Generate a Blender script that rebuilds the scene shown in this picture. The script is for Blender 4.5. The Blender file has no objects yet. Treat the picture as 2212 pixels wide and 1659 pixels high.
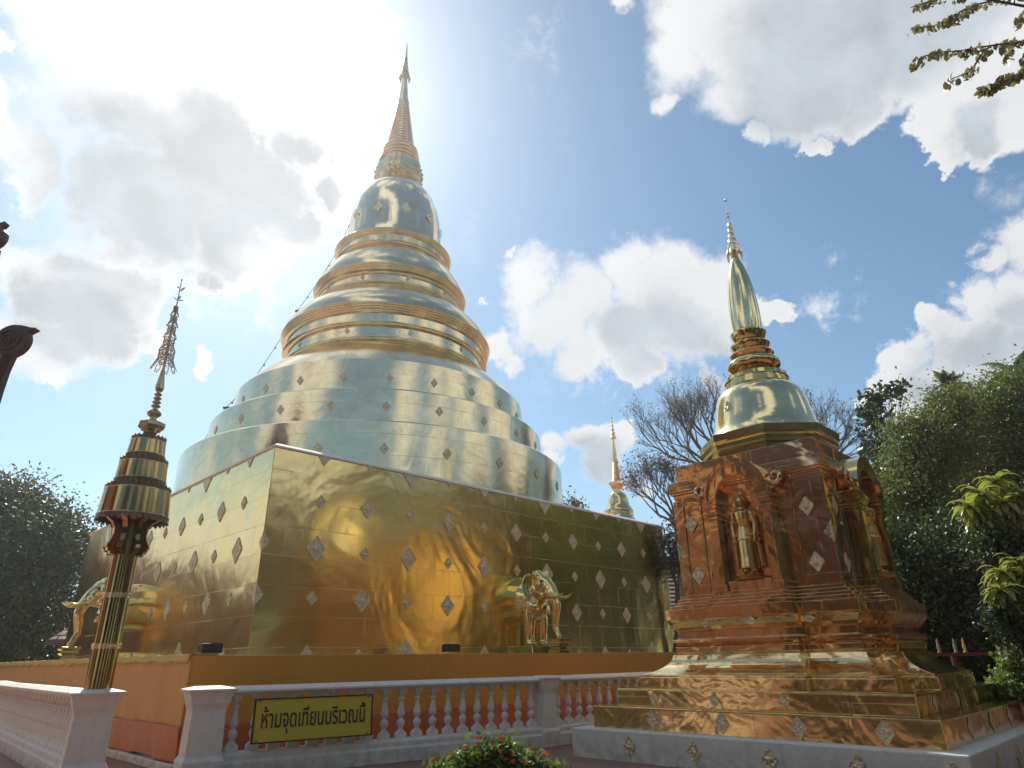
import bpy, math, random
import numpy as np
from mathutils import Vector, Matrix
R = math.radians
scn = bpy.context.scene
col = scn.collection

# ------------------------------------------------------------------ camera
GLARE_HAZE = 0.0010
EYE = Vector((0, 0, 1.5))
F_PX, PITCH, ROLL = 1428.75, R(22.65), R(-0.94)      # focal length in px of a 2212 px wide picture
fw = Vector((0, math.cos(PITCH), math.sin(PITCH)))
up0 = Vector((0, -math.sin(PITCH), math.cos(PITCH)))
rt0 = Vector((1, 0, 0))
rt = rt0 * math.cos(ROLL) + up0 * math.sin(ROLL)
up = -rt0 * math.sin(ROLL) + up0 * math.cos(ROLL)
cam = bpy.data.cameras.new('camera')
cam.sensor_width = 36
cam.lens = 36 * F_PX / 2212
cam.clip_start = 0.05
cam.clip_end = 3000
camo = bpy.data.objects.new('camera', cam)
col.objects.link(camo)
camo.matrix_world = Matrix(((rt.x, up.x, -fw.x, EYE.x), (rt.y, up.y, -fw.y, EYE.y), (rt.z, up.z, -fw.z, EYE.z), (0, 0, 0, 1)))
scn.camera = camo

def ray(x, y):
    return (fw * F_PX + rt * (x - 1106) - up * (y - 829.5)).normalized()
def at(x, y, D):
    """world point seen at a place of the photo, D metres in front (along Y)"""
    d = ray(x, y)
    return EYE + d * (D / d.y)
def proj(P):
    q = Vector(P) - EYE
    return 1106 + F_PX * q.dot(rt) / q.dot(fw), 829.5 - F_PX * q.dot(up) / q.dot(fw)

# ------------------------------------------------------------------ light
SUN_DIR = ray(575, 150)
SUN_EL = math.asin(SUN_DIR.z)
SUN_AZ = math.atan2(SUN_DIR.x, SUN_DIR.y)
sl = bpy.data.lights.new('sun', 'SUN')
sl.energy = 4.5
sl.angle = R(0.6)
sl.color = (1.0, 0.94, 0.84)
so = bpy.data.objects.new('sun', sl)
col.objects.link(so)
so.rotation_euler = (-SUN_DIR).to_track_quat('-Z', 'Y').to_euler()
scn.view_settings.view_transform = 'Standard'
scn.view_settings.look = 'None'
scn.view_settings.gamma = 1
scn.view_settings.use_curve_mapping = False
scn.view_settings.exposure = 0.32
scn.cycles.max_bounces = 10
scn.cycles.glossy_bounces = 6
scn.cycles.diffuse_bounces = 4
scn.cycles.transparent_max_bounces = 8
scn.cycles.sample_clamp_indirect = 6
scn.cycles.use_denoising = True

# ------------------------------------------------------------------ node helper
class NT:
    def __init__(s, tree):
        s.t = tree
        s.t.nodes.clear()
    def n(s, typ, ins=None, **kw):
        nd = s.t.nodes.new(typ)
        for k, v in kw.items():
            setattr(nd, k, v)
        for k, v in (ins or {}).items():
            sock = nd.inputs[k]
            if isinstance(v, bpy.types.NodeSocket):
                s.t.links.new(v, sock)
            else:
                sock.default_value = v
        return nd
    def math(s, op, a, b=0.0, c=0.0, clamp=False):
        nd = s.n('ShaderNodeMath', {0: a, 1: b, 2: c}, operation=op)
        nd.use_clamp = clamp
        return nd.outputs[0]
    def vec(s, op, a, b=(0, 0, 0)):
        nd = s.n('ShaderNodeVectorMath', {0: a, 1: b}, operation=op)
        return nd.outputs['Value'] if op in ('DISTANCE', 'DOT_PRODUCT', 'LENGTH') else nd.outputs[0]
    def ramp(s, fac, pts, interp='LINEAR'):
        nd = s.n('ShaderNodeValToRGB', {0: fac})
        cr = nd.color_ramp
        cr.interpolation = interp
        while len(cr.elements) < len(pts):
            cr.elements.new(0.5)
        for e, (p, c) in zip(cr.elements, pts):
            e.position = p
            e.color = (*c, 1) if len(c) == 3 else c
        return nd.outputs[0]
    def mix(s, fac, a, b, blend='MIX'):
        nd = s.n('ShaderNodeMix', data_type='RGBA', blend_type=blend)
        for k, v in ((0, fac), (6, a), (7, b)):
            if isinstance(v, bpy.types.NodeSocket):
                s.t.links.new(v, nd.inputs[k])
            else:
                nd.inputs[k].default_value = v if not isinstance(v, tuple) or len(v) == 4 else (*v, 1)
        return nd.outputs[2]
    def smooth(s, x, a, b, lo=0.0, hi=1.0):
        nd = s.n('ShaderNodeMapRange', {'Value': x, 'From Min': a, 'From Max': b, 'To Min': lo, 'To Max': hi}, interpolation_type='SMOOTHSTEP')
        return nd.outputs[0]
    def noise(s, vec, scale, detail=3, rough=0.5, dist=0.0):
        return s.n('ShaderNodeTexNoise', {'Vector': vec, 'Scale': scale, 'Detail': detail, 'Roughness': rough, 'Distortion': dist}).outputs[0]

# ------------------------------------------------------------------ sky: Nishita plus broken cumulus, placed by direction
# (x, y, radius) of each puff of cloud, as seen from the courtyard, turned into directions
PUFFS = [(360,430,215),(560,420,165),(240,400,165),(150,60,170),(350,80,210),(550,100,230),(740,60,130),(825,85,62),(250,230,210),(90,330,120),(50,410,60),(0,240,100),(0,130,40),
 (450,300,230),(640,300,130),(735,360,70),(200,400,120),(350,470,160),(520,520,120),(650,500,75),(585,575,50),(450,600,42),(700,430,60),
 (55,595,85),(160,610,115),(250,640,90),(75,745,105),(200,720,85),(115,825,36),(310,730,50),(420,775,36),(305,790,30),(150,560,60),
 (1340,5,36),(1480,120,100),(1500,30,120),(1650,60,210),(1850,70,190),(2050,60,210),(1600,190,115),(1720,210,115),(1850,230,80),(1640,295,45),(1755,320,36),(1425,215,40),(2190,170,160),
 (2040,275,85),(2100,305,58),(2005,345,34),(2215,260,40),(1560,90,120),
 (1145,600,60),(1100,558,22),(1250,625,85),(1350,560,66),(1342,508,20),(1450,600,100),(1550,620,80),(1200,700,92),(1350,700,115),(1480,700,95),(1590,690,90),(1250,790,60),(1380,795,50),(1080,755,50),(1058,650,16),(1690,690,32),(1540,810,30),
 (2185,535,60),(2130,570,40),(2100,650,55),(2205,650,85),(2000,720,52),(2100,750,90),(1955,790,52),(1895,820,40),(2205,780,100),(1870,870,36),(2000,850,80),(2100,880,90),
 (1275,945,50),(1345,955,46),(1215,955,36),(1300,1005,60),(1380,1060,32),(1200,990,32),(440,945,18),(965,452,6)]
world = bpy.data.worlds.new('World')
scn.world = world
world.use_nodes = True
w = NT(world.node_tree)
tc = w.n('ShaderNodeTexCoord')
dirv = w.vec('NORMALIZE', tc.outputs['Generated'])
sky = w.n('ShaderNodeTexSky', sky_type='NISHITA', sun_disc=False, sun_elevation=SUN_EL, sun_rotation=SUN_AZ,
          altitude=300, air_density=1.0, dust_density=0.6, ozone_density=2.2)
nz = w.noise(dirv, 5.0, 10, 0.62, 0.15)
nzf = w.noise(dirv, 24.0, 7, 0.65, 0.0)
warp = w.n('ShaderNodeTexNoise', {'Vector': dirv, 'Scale': 9.0, 'Detail': 6.0, 'Roughness': 0.62})
wv = w.vec('MULTIPLY', w.vec('SUBTRACT', warp.outputs['Color'], (0.5, 0.5, 0.5)), (0.13, 0.13, 0.13))
dw = w.vec('ADD', dirv, wv)
acc = None
cfw = fw
for (x, y, r) in PUFFS:
    d = ray(x, y)
    k = d.dot(fw)
    ra = ((1.0 if y < 570 else 1.14) if x < 800 else 1.18) * r / F_PX * k            # angular radius
    dist = w.vec('DISTANCE', dw, tuple(d))
    b = w.math('MULTIPLY_ADD', dist, -1.0 / ra, 1.0, clamp=True)
    acc = b if acc is None else w.math('SMOOTH_MAX', acc, b, 0.10)
field = acc
# grey, thicker bases of the clouds
SHADE = [(330,420,290),(600,410,190),(470,360,200),(220,470,140),(420,490,170),(170,690,130),(90,650,80),(1800,90,250),(1700,200,140),(2000,40,160),(1450,740,140),(1550,780,90),(1350,690,90),(2080,800,120),(2190,720,90),(1290,1000,80),(2090,290,70),(2180,880,120),(1360,1060,40)]
sh = None
for (x, y, r) in SHADE:
    d = ray(x, y)
    ra = 1.15 * r / F_PX * d.dot(fw)
    b = w.math('MULTIPLY_ADD', w.vec('DISTANCE', dw, tuple(d)), -1.0 / ra, 1.0, clamp=True)
    sh = b if sh is None else w.math('SMOOTH_MAX', sh, b, 0.3)
inview = w.smooth(w.vec('DOT_PRODUCT', dirv, tuple(fw)), 0.66, 0.74)
gen = w.smooth(w.noise(dirv, 2.1, 4, 0.5), 0.46, 0.66, 0.0, 0.6)
mixf = w.n('ShaderNodeMix', {'Factor': inview, 'A': gen, 'B': field}, data_type='FLOAT').outputs[0]
nmix = w.math('SUBTRACT', w.math('ADD', w.math('MULTIPLY', nz, 0.66), w.math('MULTIPLY', nzf, 0.34)), 0.5)
edge = w.math('ADD', mixf, w.math('MULTIPLY', nmix, 1.5))
soft = w.smooth(w.noise(dirv, 3.0, 2, 0.5), 0.35, 0.65, 0.30, 0.75)
dens = w.n('ShaderNodeMapRange', {'Value': edge, 'From Min': 0.13, 'From Max': soft}, interpolation_type='SMOOTHSTEP').outputs[0]
sh2 = w.math('ADD', w.math('MULTIPLY', sh, 2.2), w.math('MULTIPLY', w.math('SUBTRACT', w.noise(dirv, 5.0, 5, 0.5), 0.5), 0.5))
thick = w.math('MULTIPLY', w.smooth(sh2, 0.0, 1.25), w.smooth(w.math('ADD', mixf, w.math('MULTIPLY', nmix, 0.5)), 0.0, 0.6))
cosun = w.vec('DOT_PRODUCT', dirv, tuple(SUN_DIR))
ang = w.math('ARCCOSINE', w.math('MINIMUM', cosun, 0.99999))
# forward scattering of sunlight by air and thin cloud around the sun
g1 = w.math('EXPONENT', w.math('MULTIPLY', ang, -1 / 0.075))
g2 = w.math('EXPONENT', w.math('MULTIPLY', ang, -1 / 0.25))
bright = w.math('ADD', w.math('MULTIPLY', g2, 3.5), 7.2)
bil = w.math('ADD', w.math('MULTIPLY', w.noise(dirv, 8.0, 7, 0.6, 0.3), 0.9), 0.55)
body = w.math('MULTIPLY', w.math('ADD', w.math('MULTIPLY', g2, -1.5), 4.9), bil)
cl = w.mix(thick, w.n('ShaderNodeCombineColor', {0: bright, 1: bright, 2: bright}).outputs[0],
           w.n('ShaderNodeCombineColor', {0: w.math('MULTIPLY', body, 0.93), 1: w.math('MULTIPLY', body, 1.01), 2: w.math('MULTIPLY', body, 1.10)}).outputs[0])
skc = w.mix(1.0, sky.outputs[0], (0.93, 1.08, 1.03), 'MULTIPLY')
glow = w.math('MULTIPLY', w.math('ADD', w.math('MULTIPLY', g1, 10.0), w.math('MULTIPLY', g2, 0.9)), w.math('SUBTRACT', 1.0, w.math('MULTIPLY', w.math('MULTIPLY', thick, dens), 0.95)))
gc = w.n('ShaderNodeCombineColor', {0: glow, 1: w.math('MULTIPLY', glow, 0.99), 2: w.math('MULTIPLY', glow, 0.96)}).outputs[0]
mixed = w.mix(dens, skc, cl)
tot = w.mix(1.0, mixed, gc, 'ADD')
bg = w.n('ShaderNodeBackground', {'Color': tot, 'Strength': 0.1})
out = w.n('ShaderNodeOutputWorld', {'Surface': bg.outputs[0]})
world.cycles.sampling_method = 'MANUAL'
world.cycles.sample_map_resolution = 1024

# ------------------------------------------------------------------ materials
def mat(name):
    m = bpy.data.materials.new(name)
    m.use_nodes = True
    return m, NT(m.node_tree)
def finish(t, bs):
    t.n('ShaderNodeOutputMaterial', {'Surface': bs})

def gold(name, base=(0.86, 0.66, 0.30), rough=0.14, wr=(1.3, 0.06), fine=0.004, seams=None, tone=0.12, pw=1.0, ph=0.6):
    """polished brass/gilt sheet: wrinkled foil (bump) with sheet seams"""
    m, t = mat(name)
    tc = t.n('ShaderNodeTexCoord')
    P = tc.outputs['Object']
    h = t.math('MULTIPLY', t.noise(P, wr[0], 3, 0.5, 0.6), wr[1])
    h = t.math('ADD', h, t.math('MULTIPLY', t.noise(P, wr[0] * 4.5, 2, 0.5, 0.2), wr[1] * 0.07))
    h = t.math('ADD', h, t.math('MULTIPLY', t.noise(P, 40, 3, 0.5), fine))
    sheet = None
    if seams:
        sp = t.n('ShaderNodeSeparateXYZ', {0: P})
        if seams == 'flat':
            u = t.math('ADD', sp.outputs[0], sp.outputs[1])
        else:
            u = t.math('MULTIPLY', t.math('ARCTAN2', sp.outputs[1], sp.outputs[0]), 6.0)
        v = t.n('ShaderNodeCombineXYZ', {0: u, 1: sp.outputs[2], 2: 0.0}).outputs[0]
        wob = t.vec('SCALE', v)
        br = t.n('ShaderNodeTexBrick', {'Vector': v, 'Color1': (0.2, 0.2, 0.2, 1), 'Color2': (0.8, 0.8, 0.8, 1), 'Mortar': (0.5, 0.5, 0.5, 1), 'Scale': 1.0,
                 'Mortar Size': 0.006, 'Mortar Smooth': 0.6, 'Brick Width': pw, 'Row Height': ph})
        h = t.math('SUBTRACT', h, t.math('MULTIPLY', t.math('MULTIPLY', br.outputs['Fac'], t.smooth(t.noise(P, 1.3, 3, 0.6), 0.4, 0.65)), 0.0022))
        # each sheet sits at a very slightly different tilt
        sheet = t.n('ShaderNodeSeparateColor', {0: br.outputs['Color']}).outputs[0]
        h = t.math('ADD', h, t.math('MULTIPLY', t.math('MULTIPLY', t.math('SUBTRACT', sheet, 0.5), t.math('FRACT', t.math('DIVIDE', sp.outputs[2], ph))), 0.018))
    bump = t.n('ShaderNodeBump', {'Height': h, 'Strength': 1.0, 'Distance': 1.0})
    dirt = t.noise(P, 2.2, 6, 0.65)
    c2 = tuple(x * (1 - 2.2 * tone) for x in base)
    c = t.mix(t.smooth(dirt, 0.35, 0.7), (*base, 1), (*c2, 1))
    if sheet is not None:
        c = t.mix(t.math('MULTIPLY', sheet, 0.22), c, (base[0] * 0.86, base[1] * 0.80, base[2] * 0.66, 1))
    rg = t.math('ADD', t.math('MULTIPLY', t.noise(P, 1.5, 3, 0.5), rough * 0.5), rough * 0.75)
    bs = t.n('ShaderNodeBsdfPrincipled', {'Base Color': c, 'Metallic': 1.0, 'Roughness': rg, 'Normal': bump.outputs[0]})
    finish(t, bs.outputs[0])
    return m

M = {}
M['gold_wall'] = gold('gilded_sheet_wall', (0.94, 0.74, 0.33), 0.19, (0.5, 0.055), 0.0003, 'flat', 0.03)
M['gold_drum'] = gold('gilded_sheet_drum', (0.93, 0.79, 0.49), 0.17, (0.6, 0.030), 0.0004, 'round', 0.07, 1.3, 0.62)
M['gold_bell'] = gold('gilded_bell', (0.92, 0.80, 0.54), 0.12, (0.7, 0.012), 0.0002, None, 0.05)
M['gold_far'] = gold('yellow_gilt', (0.95, 0.72, 0.36), 0.15, (2.5, 0.008), 0.0003, None, 0.05)
M['gold_ring'] = gold('gilded_ring', (0.94, 0.80, 0.50), 0.16, (1.5, 0.008), 0.0002, None, 0.08)
M['gold_spire'] = gold('gilded_spire', (0.94, 0.76, 0.50), 0.24, (2.5, 0.008), 0.0004, None, 0.10)
M['copper'] = gold('copper_gold_foil', (0.82, 0.54, 0.29), 0.15, (1.0, 0.06), 0.0006, 'flat', 0.10, 1.1, 0.9)
M['step_gold'] = gold('gold_foil_steps', (0.95, 0.73, 0.37), 0.16, (1.0, 0.06), 0.0006, 'flat', 0.08, 1.6, 0.9)
M['brass'] = gold('polished_brass', (0.76, 0.58, 0.25), 0.12, (3.0, 0.006), 0.0002, None, 0.08)
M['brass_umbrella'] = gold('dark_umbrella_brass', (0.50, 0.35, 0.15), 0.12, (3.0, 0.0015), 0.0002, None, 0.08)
M['bronze'] = gold('dark_gilt_bronze', (0.58, 0.44, 0.26), 0.2, (3.0, 0.004), 0.0004, None, 0.12)
M['brass_dark'] = gold('dark_brass', (0.24, 0.19, 0.11), 0.42, (9.0, 0.012), 0.004, None, 0.2)  # dark brass for the fringes and tops between the umbrella tiers
M['brass_bell'] = gold('pale_brass_bell', (0.93, 0.78, 0.42), 0.14, (2.2, 0.007), 0.0002, None, 0.05)
M['brass_dull'] = gold('tarnished_brass', (0.58, 0.46, 0.24), 0.34, (9.0, 0.012), 0.004, None, 0.2)
M['niche_gilt'] = gold('niche_statue_gilt', (0.74, 0.48, 0.20), 0.28, (5.0, 0.004), 0.0003, None, 0.08)
M['gilt_statue'] = gold('gilt_statue', (0.92, 0.70, 0.30), 0.15, (5.0, 0.004), 0.0003, None, 0.06)

def orn():
    m, t = mat('pierced_relief_gilt')
    tc = t.n('ShaderNodeTexCoord')
    P = tc.outputs['Object']
    vo = t.n('ShaderNodeTexVoronoi', {'Vector': P, 'Scale': 22.0}, feature='SMOOTH_F1')
    nz = t.noise(P, 30, 3, 0.6)
    h = t.math('ADD', t.math('MULTIPLY', vo.outputs[0], 0.02), t.math('MULTIPLY', nz, 0.02))
    bump = t.n('ShaderNodeBump', {'Height': h, 'Strength': 1.0, 'Distance': 1.0})
    c = t.mix(t.smooth(nz, 0.4, 0.62), (0.66, 0.50, 0.26, 1), (0.88, 0.78, 0.56, 1))
    bs = t.n('ShaderNodeBsdfPrincipled', {'Base Color': c, 'Metallic': 0.7, 'Roughness': 0.40, 'Normal': bump.outputs[0]})
    finish(t, bs.outputs[0])
    return m
M['ornament'] = orn()

def paint(name, base, rough=0.6, var=0.12, sc=3.0, bump=0.004, dirt=(0.25, 0.22, 0.18), dirt_amt=0.25):
    m, t = mat(name)
    P = t.n('ShaderNodeTexCoord').outputs['Object']
    a = t.noise(P, sc, 6, 0.6)
    b = t.noise(P, sc * 6, 5, 0.65)
    c = t.mix(t.math('MULTIPLY', a, var * 2), (*base, 1), (base[0] * 0.75, base[1] * 0.75, base[2] * 0.75, 1))
    c = t.mix(t.math('MULTIPLY', t.smooth(b, 0.52, 0.75), dirt_amt), c, (*dirt, 1))
    if name == 'white_painted_plaster':
        # rain streaks and mould running down the plaster
        G = t.n('ShaderNodeNewGeometry').outputs['Position']
        st = t.noise(t.vec('MULTIPLY', G, (7.0, 7.0, 0.6)), 1.0, 5, 0.6)
        foot = t.smooth(t.n('ShaderNodeSeparateXYZ', {0: G}).outputs[2], 0.0, 0.45, 0.55, 0.0)
        c = t.mix(t.math('MULTIPLY', t.smooth(st, 0.5, 0.72), 0.2), c, (0.40, 0.37, 0.31, 1))
        c = t.mix(t.math('MULTIPLY', foot, t.smooth(t.noise(G, 6.0, 5, 0.65), 0.35, 0.65)), c, (0.30, 0.25, 0.20, 1))
    bp = t.n('ShaderNodeBump', {'Height': t.math('MULTIPLY', t.noise(P, 35, 4, 0.6), bump), 'Strength': 1.0, 'Distance': 1.0})
    bs = t.n('ShaderNodeBsdfPrincipled', {'Base Color': c, 'Roughness': rough, 'Normal': bp.outputs[0]})
    finish(t, bs.outputs[0])
    return m
M['white'] = paint('white_painted_plaster', (0.76, 0.73, 0.66), 0.6, 0.08, 2.0, 0.003, (0.38, 0.35, 0.30), 0.35)
M['dark_wood'] = paint('dark_red_lacquered_wood', (0.075, 0.035, 0.030), 0.45, 0.3, 6)
M['sign_yellow'] = paint('yellow_sign_paint', (0.62, 0.50, 0.03), 0.5, 0.15, 3, 0.0008, (0.3, 0.22, 0.03), 0.2)
M['black'] = paint('black_paint', (0.015, 0.014, 0.014), 0.45, 0.1, 3, 0.001)
M['bark'] = paint('bark', (0.13, 0.10, 0.075), 0.9, 0.4, 3, 0.02)
M['bark_pale'] = paint('pale_bark', (0.20, 0.165, 0.14), 0.9, 0.4, 3, 0.02)
M['hall_wall'] = paint('red_brown_hall_wall', (0.17, 0.062, 0.038), 0.6, 0.4, 0.35)
M['hall_gold'] = paint('ochre_trim', (0.72, 0.46, 0.13), 0.5, 0.2, 2)
M['cream'] = paint('cream_limewash', (0.88, 0.85, 0.78), 0.6, 0.05)
M['figurine'] = paint('aged_plaster', (0.30, 0.26, 0.22), 0.6)
M['rail_red'] = paint('dull_red_paint', (0.16, 0.025, 0.02), 0.6)
M['pot'] = paint('red_plastic', (0.55, 0.05, 0.05), 0.35, 0.1, 3, 0.001)
M['floodlight'] = paint('floodlight_housing', (0.03, 0.03, 0.035), 0.35, 0.1, 3, 0.001)

def cloth(name, base, fold=0.0):
    m, t = mat(name)
    P = t.n('ShaderNodeTexCoord').outputs['Object']
    c = t.mix(t.noise(P, 0.9, 4, 0.6), (*base, 1), tuple(x * 0.72 for x in base) + (1,))
    h = t.math('ADD', t.math('MULTIPLY', t.noise(P, 4.0, 4, 0.55), 0.03), t.math('MULTIPLY', t.noise(P, 180, 2, 0.5), 0.0006))
    bp = t.n('ShaderNodeBump', {'Height': h, 'Strength': 0.8, 'Distance': 1.0})
    bs = t.n('ShaderNodeBsdfPrincipled', {'Base Color': c, 'Roughness': 0.55, 'Normal': bp.outputs[0], 'Sheen Weight': 0.25})
    tr = t.n('ShaderNodeBsdfTranslucent', {'Color': c})
    mx = t.n('ShaderNodeMixShader', {0: 0.2, 1: bs.outputs[0], 2: tr.outputs[0]})
    finish(t, mx.outputs[0])
    return m
M['orange_cloth'] = cloth('orange_satin', (0.95, 0.42, 0.035))
M['red_cloth'] = cloth('red_orange_satin', (0.85, 0.21, 0.045))
M['sunlit_edge_cloth'] = cloth('sunlit_orange_satin', (0.85, 0.60, 0.05))  # orange satin turned yellow to paint in its sunlit top edge

def ground():
    m, t = mat('terracotta_paving')
    P = t.n('ShaderNodeTexCoord').outputs['Object']
    br = t.n('ShaderNodeTexBrick', {'Vector': P, 'Color1': (0.26, 0.12, 0.085, 1), 'Color2': (0.33, 0.16, 0.11, 1), 'Mortar': (0.16, 0.13, 0.11, 1), 'Scale': 1.0,
             'Mortar Size': 0.008, 'Brick Width': 0.4, 'Row Height': 0.4}, offset=0.0)
    c = t.mix(t.math('MULTIPLY', t.noise(P, 0.6, 6, 0.65), 0.6), br.outputs[0], (0.15, 0.09, 0.07, 1))
    bp = t.n('ShaderNodeBump', {'Height': t.math('ADD', t.math('MULTIPLY', t.noise(P, 9, 5, 0.6), 0.01), t.math('MULTIPLY', br.outputs['Fac'], -0.004))})
    bs = t.n('ShaderNodeBsdfPrincipled', {'Base Color': c, 'Roughness': 0.55, 'Normal': bp.outputs[0]})
    finish(t, bs.outputs[0])
    return m
M['ground'] = ground()

def leafmat(name, c1, c2, c3, gloss=0.45, trans=0.35):
    m, t = mat(name)
    P = t.n('ShaderNodeTexCoord').outputs['Object']
    geo = t.n('ShaderNodeNewGeometry')
    rnd = geo.outputs['Random Per Island']
    a = t.noise(P, 0.7, 3, 0.6)
    c = t.mix(t.smooth(a, 0.38, 0.62), (*c1, 1), (*c2, 1))
    c = t.mix(t.math('MULTIPLY', rnd, 0.75), c, (*c3, 1))
    bs = t.n('ShaderNodeBsdfPrincipled', {'Base Color': c, 'Roughness': gloss})
    tr = t.n('ShaderNodeBsdfTranslucent', {'Color': t.mix(0.5, c, (c3[0] * 1.3, c3[1] * 1.4, c3[2], 1))})
    mx = t.n('ShaderNodeMixShader', {0: trans, 1: bs.outputs[0], 2: tr.outputs[0]})
    finish(t, mx.outputs[0])
    return m
M['leaf_dark'] = leafmat('dark_foliage', (0.022, 0.045, 0.015), (0.04, 0.075, 0.022), (0.07, 0.10, 0.03), 0.4, 0.25)
M['leaf_mid'] = leafmat('mid_foliage', (0.06, 0.105, 0.020), (0.105, 0.15, 0.028), (0.19, 0.21, 0.045), 0.42, 0.45)
M['leaf_olive'] = leafmat('olive_foliage', (0.055, 0.052, 0.025), (0.10, 0.070, 0.045), (0.13, 0.11, 0.06), 0.38, 0.3)
M['leaf_yellow'] = leafmat('yellow_green_strap_leaves', (0.14, 0.24, 0.03), (0.24, 0.30, 0.04), (0.42, 0.40, 0.08), 0.35, 0.4)
M['leaf_twig'] = leafmat('overhead_leaves', (0.10, 0.13, 0.035), (0.15, 0.15, 0.05), (0.30, 0.24, 0.09), 0.45, 0.35)
M['leaf_bush'] = leafmat('lantana_leaves', (0.06, 0.12, 0.025), (0.10, 0.18, 0.04), (0.20, 0.26, 0.07), 0.5, 0.35)
M['leaf_dry'] = leafmat('dry_leaves', (0.14, 0.13, 0.07), (0.20, 0.17, 0.10), (0.28, 0.23, 0.14), 0.6, 0.35)
M['palm'] = leafmat('palm_fronds', (0.06, 0.09, 0.03), (0.09, 0.12, 0.04), (0.14, 0.16, 0.06), 0.35, 0.3)
M['leaf_env'] = leafmat('darkened_tree_foliage', (0.014, 0.026, 0.010), (0.024, 0.042, 0.014), (0.04, 0.055, 0.02), 0.5, 0.15)  # foliage darkened so the added trees mirror near black
M['flower'] = paint('lantana_flower_red', (0.70, 0.10, 0.03), 0.5, 0.6, 60, 0.002, (0.90, 0.38, 0.04), 1.0)

def rooftile():
    m, t = mat('weathered_roof_tiles')
    P = t.n('ShaderNodeTexCoord').outputs['Object']
    br = t.n('ShaderNodeTexBrick', {'Vector': P, 'Color1': (0.44, 0.38, 0.36, 1), 'Color2': (0.58, 0.52, 0.50, 1), 'Mortar': (0.10, 0.07, 0.06, 1), 'Scale': 1.0,
             'Mortar Size': 0.035, 'Brick Width': 0.35, 'Row Height': 0.24})
    bs = t.n('ShaderNodeBsdfPrincipled', {'Base Color': br.outputs[0], 'Roughness': 0.7})
    finish(t, bs.outputs[0])
    return m
M['rooftile'] = rooftile()

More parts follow.
